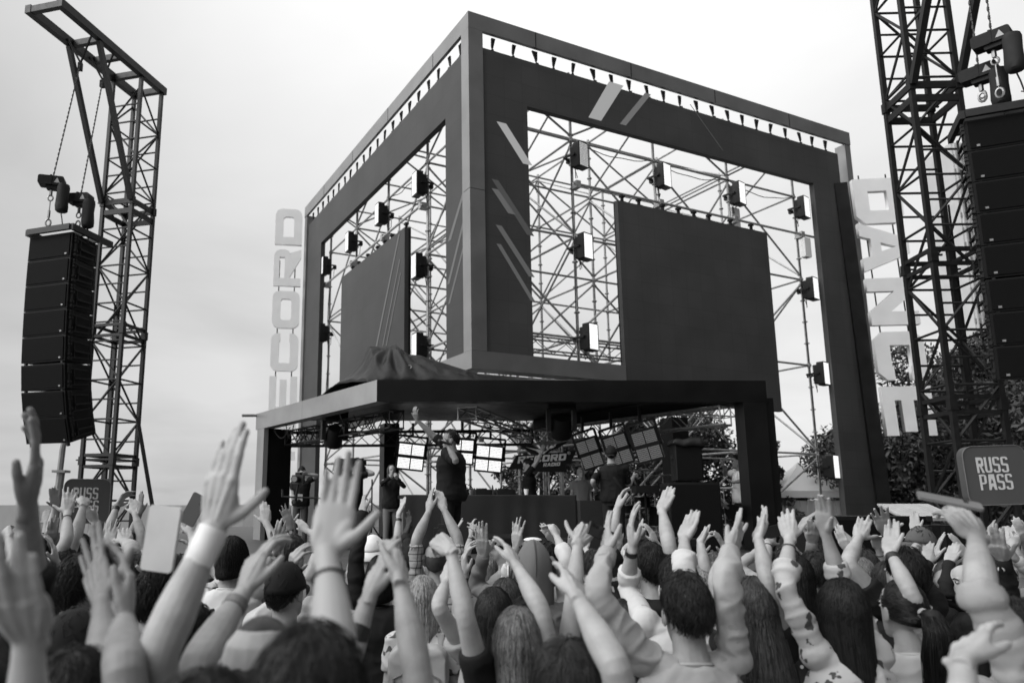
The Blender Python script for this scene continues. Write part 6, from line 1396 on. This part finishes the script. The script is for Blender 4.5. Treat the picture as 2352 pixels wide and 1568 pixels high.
# ---- left part of the crowd
P('man with short dark hair and ear showing, behind the spread blurred hand', h=C(9, 800, 565), d=3.9, yaw=15, head_yaw=18, top=.5, hair_=('short', K), arms=[A('R', 9, 930, 515, 930, 415, 190, 'flat')])
P('man in black t-shirt with pale collar at left, head behind a blurred hand', h=C(9, 590, 640), d=3.2, top=.014, hair_=('short', .015))
P('palm raised at left between mast and rounded sign', arms=[A('L', 9, 412, 248, 390, 115, 20, 'open', d=6.2, e=(330, 440))], top=.4, skin='f', height=1.72)
P('forearm and spread hand in front of the left rounded sign', arms=[A('R', 9, 500, 298, 525, 110, 180, 'spread', d=5.0, e=(455, 560), acc='string')], top=.3, skin='n', height=1.74)
P('folded fist-like hand before the lettering of the left sign', arms=[A('R', 9, 622, 240, 645, 150, 200, 'bend', d=5.2, e=(570, 520))], top=.2, skin='n', height=1.74)
P('hand leaning left across the lower left sign', arms=[A('L', 9, 705, 355, 602, 248, 150, 'flat', d=5.8, e=(700, 600))], top=.5, skin='f', height=1.66)
P('dark small hand under the left sign lettering', arms=[A('R', 9, 702, 372, 690, 248, 170, 'flat', d=6.4)], skin='t', top=.1, height=1.64)
P('hand with black wristband curling in front of the left tower', arms=[A('R', 9, 872, 245, 955, 120, 60, 'relaxed', d=6.0, acc='band', e=(790, 420))], skin='n', top=.3, height=1.72)
P('two hands together right of the left tower', arms=[A('R', 9, 1002, 300, 990, 166, 180, 'open', d=6.2), A('L', 9, 1040, 300, 1052, 155, 120, 'flat', d=6.2)], skin='n', top=.4, height=1.72)
P('broad open palm low in front of the left tower base', arms=[A('R', 9, 800, 556, 848, 370, 0, 'spread', d=5.0)], skin='f', top=.05, height=1.66)
P('hands clasped at the far left edge behind the dark sleeve', arms=[A('R', 9, 60, 485, 15, 350, 150, 'relaxed', d=4.8)], skin='n', top=.012, height=1.7)
P('tanned hand beside the dark sleeve at left', arms=[A('L', 9, 385, 520, 396, 360, 170, 'flat', d=5.0)], skin='t', top=.5, height=1.62)
P('dim fingers between dark sleeve and mast at left', arms=[A('R', 9, 345, 372, 345, 255, 160, 'open', d=6.5)], skin='t', top=.5, height=1.7)
P('person holding up a dark phone left of the wrist wrap', arms=[A('R', 10, 305, 470, 335, 290, 200, 'grip', d=3.8)], skin='n', top=.2, height=1.7, hair_=('short', .02))
P('hand seen from behind before the canopy left post', arms=[A('R', 10, 850, 372, 832, 186, 180, 'open', d=5.3)], skin='n', top=.2, height=1.7)
P('spread hand with round watch below the cameraman', arms=[A('L', 10, 1025, 400, 985, 256, 180, 'spread', d=6.1, acc='watch'), A('R', 10, 1150, 432, 1075, 335, -150, 'flat', d=6.1)], skin='f', top=.5, height=1.7)
P('photographer in the pit facing the crowd behind a black camera', arms=[A('R', 4, 1838, 455, 1828, 385, 120, 'grip', d=7.4), A('L', 4, 1908, 455, 1902, 385, -120, 'grip', d=7.4)], yaw=180, top=.02, sleeve='long', height=1.62, hair_=('short', .02), skin='f')
# ---- people filling the rows between (each told apart by hair, top and neighbour)
FILL = [((300, 1420), 5.4, ('long', .03, .3), .3, True, 'brown-haired woman in grey top behind the light phone', None), ((450, 1395), 5.2, ('short', .015), .6, False, 'dark-haired man in white tee left of the sling strap', None),
        ((90, 1400), 4.6, ('short', .02), .012, False, 'dark-haired man in black by the left edge, behind the dark sleeve', None), ((830, 1395), 5.6, ('crop', .12), .3, False, 'grey-haired man in grey tee right of the black cap', None),
        ((1010, 1400), 5.9, ('bob', .015, .12), .012, True, 'woman in black with dark bob between black outfit and plaid shirt', None), ((1165, 1395), 5.6, ('short', .03), .3, False, 'brown-haired man in grey right of the plaid shirt', None),
        ((1420, 1402), 5.6, ('bob', .015, .14), ('speck', .06, .45), True, 'dark-haired woman in speckled top left of the black hooded top', A('R', 5, 1590, 520, 1600, 400, 150, 'flat')), ((1500, 1390), 5.9, ('short', .03), .03, False, 'short-haired man in black left of the hooded top, farther off', None),
        ((1785, 1385), 5.2, ('crop', .10), .2, False, 'fair short-haired man in grey behind the curls', None), ((1955, 1382), 5.8, ('short', .015), .3, False, 'dark-haired man in grey between curls and dotted dress', None),
        ((2045, 1368), 5.6, ('short', .015), .012, False, 'man in black with a dark hat near the denim jacket', None), ((2150, 1395), 5.2, ('long', .14, .3), ('floral', .07, .5), True, 'light-haired woman in floral top behind the ponytail woman', None),
        ((2365, 1400), 5.4, ('long', .05, .35), .012, True, 'brown long-haired woman in black left of the profile woman', None), ((2480, 1395), 4.6, ('short', .02), .3, False, 'dark-haired man in grey at right behind the raised phone', None),
         ((1560, 1500), 3.6, ('long', .03, .3), .012, True, 'dark-haired woman in black left of the grey sweatshirt', None),
         ((480, 1520), 3.0, ('short', .02), .5, False, 'dark-haired man in pale tee behind the big bare forearm', None),
        ((290, 1620), 2.3, ('short', .02), .15, False, 'person in grey tee at the bottom left edge', None),  
         ((2520, 1500), 3.0, ('short', .02), .3, False, 'dark-haired man in grey at the right edge', None)]
FR_ = np.random.default_rng(11)
for n_, (hh, dd, hs_, tp, fm, lab, ar) in enumerate(FILL):
    am = [ar] if ar else []
    if not am and dd > 4.4 and n_ % 4 != 3:        # clapping above the head
        k = F/dd; u0, v0 = hh; o_ = FR_.uniform(-.05, .12); ph_ = FR_.uniform(-30, 30)
        am = [dict(side=sd_, w=(u0+sg*FR_.uniform(.08, .16)*k, v0-(.02+o_)*k), t=(u0+sg*FR_.uniform(.01, .09)*k, v0-(.19+o_)*k), phi=sg*-115+ph_, p=FR_.choice(['flat', 'open', 'relaxed'])) for sd_, sg in (('L', -1), ('R', 1))]
    P(lab, h=hh, d=dd, hair_=hs_, top=tp, female=fm, arms=am, sleeve=['short', 'long', 'roll', 'short'][n_ % 4], skin='fnf'[n_ % 3], hat=('cap', .012) if 'hat' in lab else None)
# ------------------------------------------------------------------ people on the stage
ZF = ZS
P('performer in black t-shirt, microphone at his mouth, one arm raised to the canopy', h=C(12, 1775, 590), d=9.3, z0=ZF, yaw=-62, head_yaw=-30, head_pitch=4, loose=.026, top=.008, sleeve='elbow', hair_=('crop', .012), trousers=.012, skin='t', face=True, group='people on the stage', vox=.006, build=1.13,
  arms=[A('R', 12, 1488, 505, 1462, 405, 150, 'relaxed', d=9.45, e=(1570, 640)), A('L', 12, 1742, 712, 1690, 672, 100, 'fist', d=9.0, e=(1832, 835))])
P('dj in black t-shirt behind the table, arm raised before the banner', h=(1322, 1148), d=14.0, z0=ZF, yaw=-70, head_yaw=-15, head_pitch=-15, top=.008, hair_=('short', .012), trousers=.012, face=True, group='people on the stage', vox=.007, arms=[A('L', 13, 458, 520, 462, 470, 180, 'flat', d=13.9)])
P('grey-haired man in grey t-shirt standing at the right end of the dj table', h=(1451, 1168), d=15.4, z0=ZF, yaw=172, top=.2, skin='f', hair_=('buzz', .25), face=True, group='people on the stage', vox=.007, trousers=.02)
P('stagehand in black with dark cap, seen from behind, reaching to the right', h=C(13, 962, 488), d=11.8, z0=ZF, yaw=15, top=.009, sleeve='elbow', hat=('capback', .01), hair_=('crop', .012), trousers=.012, group='people on the stage', vox=.007, bag='sling', build=1.1, arms=[A('R', 13, 1130, 705, 1185, 692, 180, 'relaxed', d=12.0, e=(1045, 700)), A('L', 13, 850, 800, 870, 830, 180, 'fist', d=11.9, e=(828, 740))])
P('guitarist in white t-shirt and dark bushy hair beside the canopy post', h=C(13, 1895, 558), d=13.9, z0=ZF, yaw=-82, top=.8, hair_=('messy', .010), trousers=.015, skin='t', face=True, group='people on the stage', vox=.007, arms=[A('R', 13, 1800, 645, 1768, 602, 150, 'cup', d=14.1, e=(1880, 715)), A('L', 13, 1862, 752, 1822, 742, 100, 'relaxed', d=13.7, e=(1950, 735))])
P('cameraman in black with lanyard and cap at the left of the stage', h=C(12, 520, 895), d=15.6, build=1.12, z0=ZF, yaw=178, top=.012, hair_=('crop', .02), hat=('capback', .02), group='people on the stage', vox=.008, trousers=.06, face=True, xtra=lanyard, arms=[A('L', 12, 565, 958, 515, 942, 180, 'relaxed', d=15.35, e=(640, 1010)), A('R', 12, 456, 1190, 452, 1150, 180, 'fist', d=15.35, e=(440, 1080))])
P('photographer in black half hidden by the blurred palm, camera raised', h=C(12, 955, 838), d=13.6, z0=ZF, yaw=40, head_yaw=20, top=.01, hair_=('short', .012), group='people on the stage', vox=.007, trousers=.02, arms=[A('R', 12, 1045, 915, 1030, 870, 200, 'grip', d=13.7, e=(1068, 1050))])
P('woman with long hair, black jacket and jeans filming with her phone', h=C(12, 1272, 878), d=13.2, build=1.1, z0=ZF, yaw=165, top=.01, sleeve='long', female=True, hair_=('long', .07, .3), group='people on the stage', vox=.007, trousers=.13, face=True, arms=[A('L', 12, 1325, 995, 1295, 950, 180, 'grip', d=12.95, e=(1375, 1085)), A('R', 12, 1262, 985, 1300, 950, 180, 'grip', d=12.95, e=(1200, 1080))])
flush()
# ------------------------------------------------------------------ hand-held things
def device(name, label, cat, c, w, h, t, face, roll, body=.02, screen=None, tiltb=0):
    n = nrm(hd(face)+UP*math.tan(rad(tiltb))); x = nrm(np.cross(UP, n)); z = nrm(np.cross(n, x)); a = rad(roll); x, z = x*math.cos(a)+z*math.sin(a), z*math.cos(a)-x*math.sin(a)
    o = thing(name, label, cat, c); m = MB(); m.rbox(c, x*w/2, z*h/2, n*t/2, min(w, h)*.12); m.obj('phone_case' if cat == 'phone' else 'camera_body', mat('case_%d' % int(body*1000), body, .4, var=.1), o)
    if cat == 'phone':
        m = MB(); m.rbox(c-n*(t/2+.0004), x*w*.46, z*h*.47, n*.0006, min(w, h)*.1); m.obj('screen', mat('phone_glass', .01, .1, var=0), o); m = MB(); [m.tube([c+n*t/2+x*w*.26+z*(h*.36-k*.018), c+n*(t/2+.002)+x*w*.26+z*(h*.36-k*.018)], .0065, 10) for k in (0, 1)]; body < .5 and m.obj('camera_lens', M_black, o)
    return o, x, z, n
device('phone', 'light-coloured phone held up, blurred, at left', 'phone', at(404, 1345, 1.95), .086, .162, .012, 190, -6, .62)
device('phone', 'dark phone tilted against the sky left of the wrist wrap', 'phone', at(484, 1273, 3.75), .078, .156, .009, 185, -26, .05)
device('phone', 'black phone gripped by the bent slim wrist at centre', 'phone', at(*C(6, 325, 412), 2.97), .05, .14, .01, 150, 68, .012)
device('phone', 'black phone held sideways near the canopy post', 'phone', at(*C(6, 1655, 395), 5.02), .16, .076, .009, 180, 14, .012)
device('phone', 'phone lying flat in the raised hand at right', 'phone', at(*C(7, 1400, 160), 2.17), .155, .073, .008, 165, -43, .12, tiltb=70)
o, x, z, n = device('compact_camera', 'small silver camera held up by the man in grey cap', 'camera', at(*C(7, 1045, 470), 6.05), .11, .068, .03, 20, 0, .5)
m = MB(); m.tube([np.array(o['_o'])+n*.015, np.array(o['_o'])+n*.03], .024, 14); m.obj('lens', M_chrome, o); m = MB(); m.box(np.array(o['_o'])-n*.016, x*.04, z*.026, n*.001); m.obj('screen', mat('phone_glass', .01, .1, var=0), o)
def cam(c, face, s, label, up=0):
    o, x, z, n = device('camera', label, 'camera', c, .14*s, .10*s, .06*s, face, 0, .012); m = MB(); m.tube([c+n*.03*s, c+n*.12*s], .037*s, 16); m.tube([c+n*.10*s, c+n*.14*s], .041*s, 16); m.obj('lens_barrel', M_rub, o)
    m = MB(); m.tube([c+n*.1405*s, c+n*.142*s], .034*s, 16); m.obj('lens_glass', mat('dark_lens', .03, .08, var=0, spec=1), o); m = MB(); m.rbox(c+z*.06*s, x*.03*s, z*.02*s, n*.028*s, .006); m.obj('viewfinder_hump', M_rub, o); return o, x, z, n
cam(at(*C(4, 1868, 412), 7.35), 180, 1.1, 'black camera with round lens pointed at the crowd from the pit')
cam(at(*C(12, 985, 860), 13.75), 75, 1.15, 'black camera raised by the photographer half hidden by the palm')
o, x, z, n = cam(at(*C(12, 490, 1000), 15.15), 190, 1.7, 'black video camera on the cameraman\'s shoulder rig'); c = np.array(o['_o'])
m = MB(); m.tube([c-z*.1, V3(c[0]-.05, c[1], at(*C(12, 455, 1180), 15.15)[2])], .02, 7); q = at(*C(12, 450, 1150), 15.15); m.tube([at(*C(12, 360, 1145), 15.15), q, at(*C(12, 700, 1160), 15.15)], .018, 7); m.tube([at(*C(12, 357, 1148), 15.15), at(*C(12, 357, 1085), 15.15)], .024, 7); m.obj('stabiliser_rig', M_black, o)
pA, pB = at(*C(12, 1660, 676), 8.97), at(*C(12, 1712, 690), 8.97); o = thing('microphone', 'black microphone held at the performer\'s mouth', 'microphone', pB); d_ = nrm(pB-pA); m = MB(); m.tube([pA+d_*.05, pB+d_*.1], [.018, .013], 10); m.obj('handle', M_black, o); m = MB(); m.ell(pA+d_*.03, d_*.03, np.cross(d_, UP)*.026, UP*.026); m.obj('grille', M_steel, o)
c = at(1845, 1300, 13.62)+V3(-.05, 0, .12); o = thing('electric_guitar', 'dark electric guitar hanging from the guitarist in white', 'guitar', c); m = MB(); ax_ = nrm(V3(-.8, -.1, .55)); uy = nrm(np.cross(V3(0, -1, 0), ax_))
m.loft([[c+(ax_*math.cos(t)*(.2+.02*math.cos(3*t))+uy*math.sin(t)*(.15+.02*math.cos(2*t)))*1.0+V3(0, y, 0) for t in (2*math.pi*k/22 for k in range(22))] for y in (-.022, .022)]); m.obj('guitar_body', M_black, o)
m = MB(); m.bar(c+ax_*.15+V3(0, -.03, 0), c+ax_*.72+V3(0, -.03, 0), .045, .02, up=V3(0, 1, 0)); m.obj('guitar_neck', mat('neck_wood', .12, .4), o); m = MB(); m.box(c+ax_*.79+V3(0, -.03, 0), ax_*.08, uy*.035, V3(0, .008, 0)); m.obj('headstock', M_black, o)
mc = at(*C(12, 1110, 1000), 13.3); o = thing('microphone_stand', 'black tripod stand on the stage left of the woman filming', 'stand', V3(mc[0], 13.3, ZS)); m = MB(); m.tube([V3(mc[0], 13.3, ZS+.3), mc], .014, 7); [m.tube([V3(mc[0], 13.3, ZS+.45), V3(mc[0]+.3*math.cos(t), 13.3+.3*math.sin(t), ZS)], .014, 6) for t in (.3, 2.4, 4.5)]; m.box(V3(mc[0], 13.3, ZS+.55), V3(.05, 0, 0), V3(0, .05, 0), UP*.12); m.obj('stand', M_black, o)
print('WARN', len(WARN)); [print(w) for w in WARN]
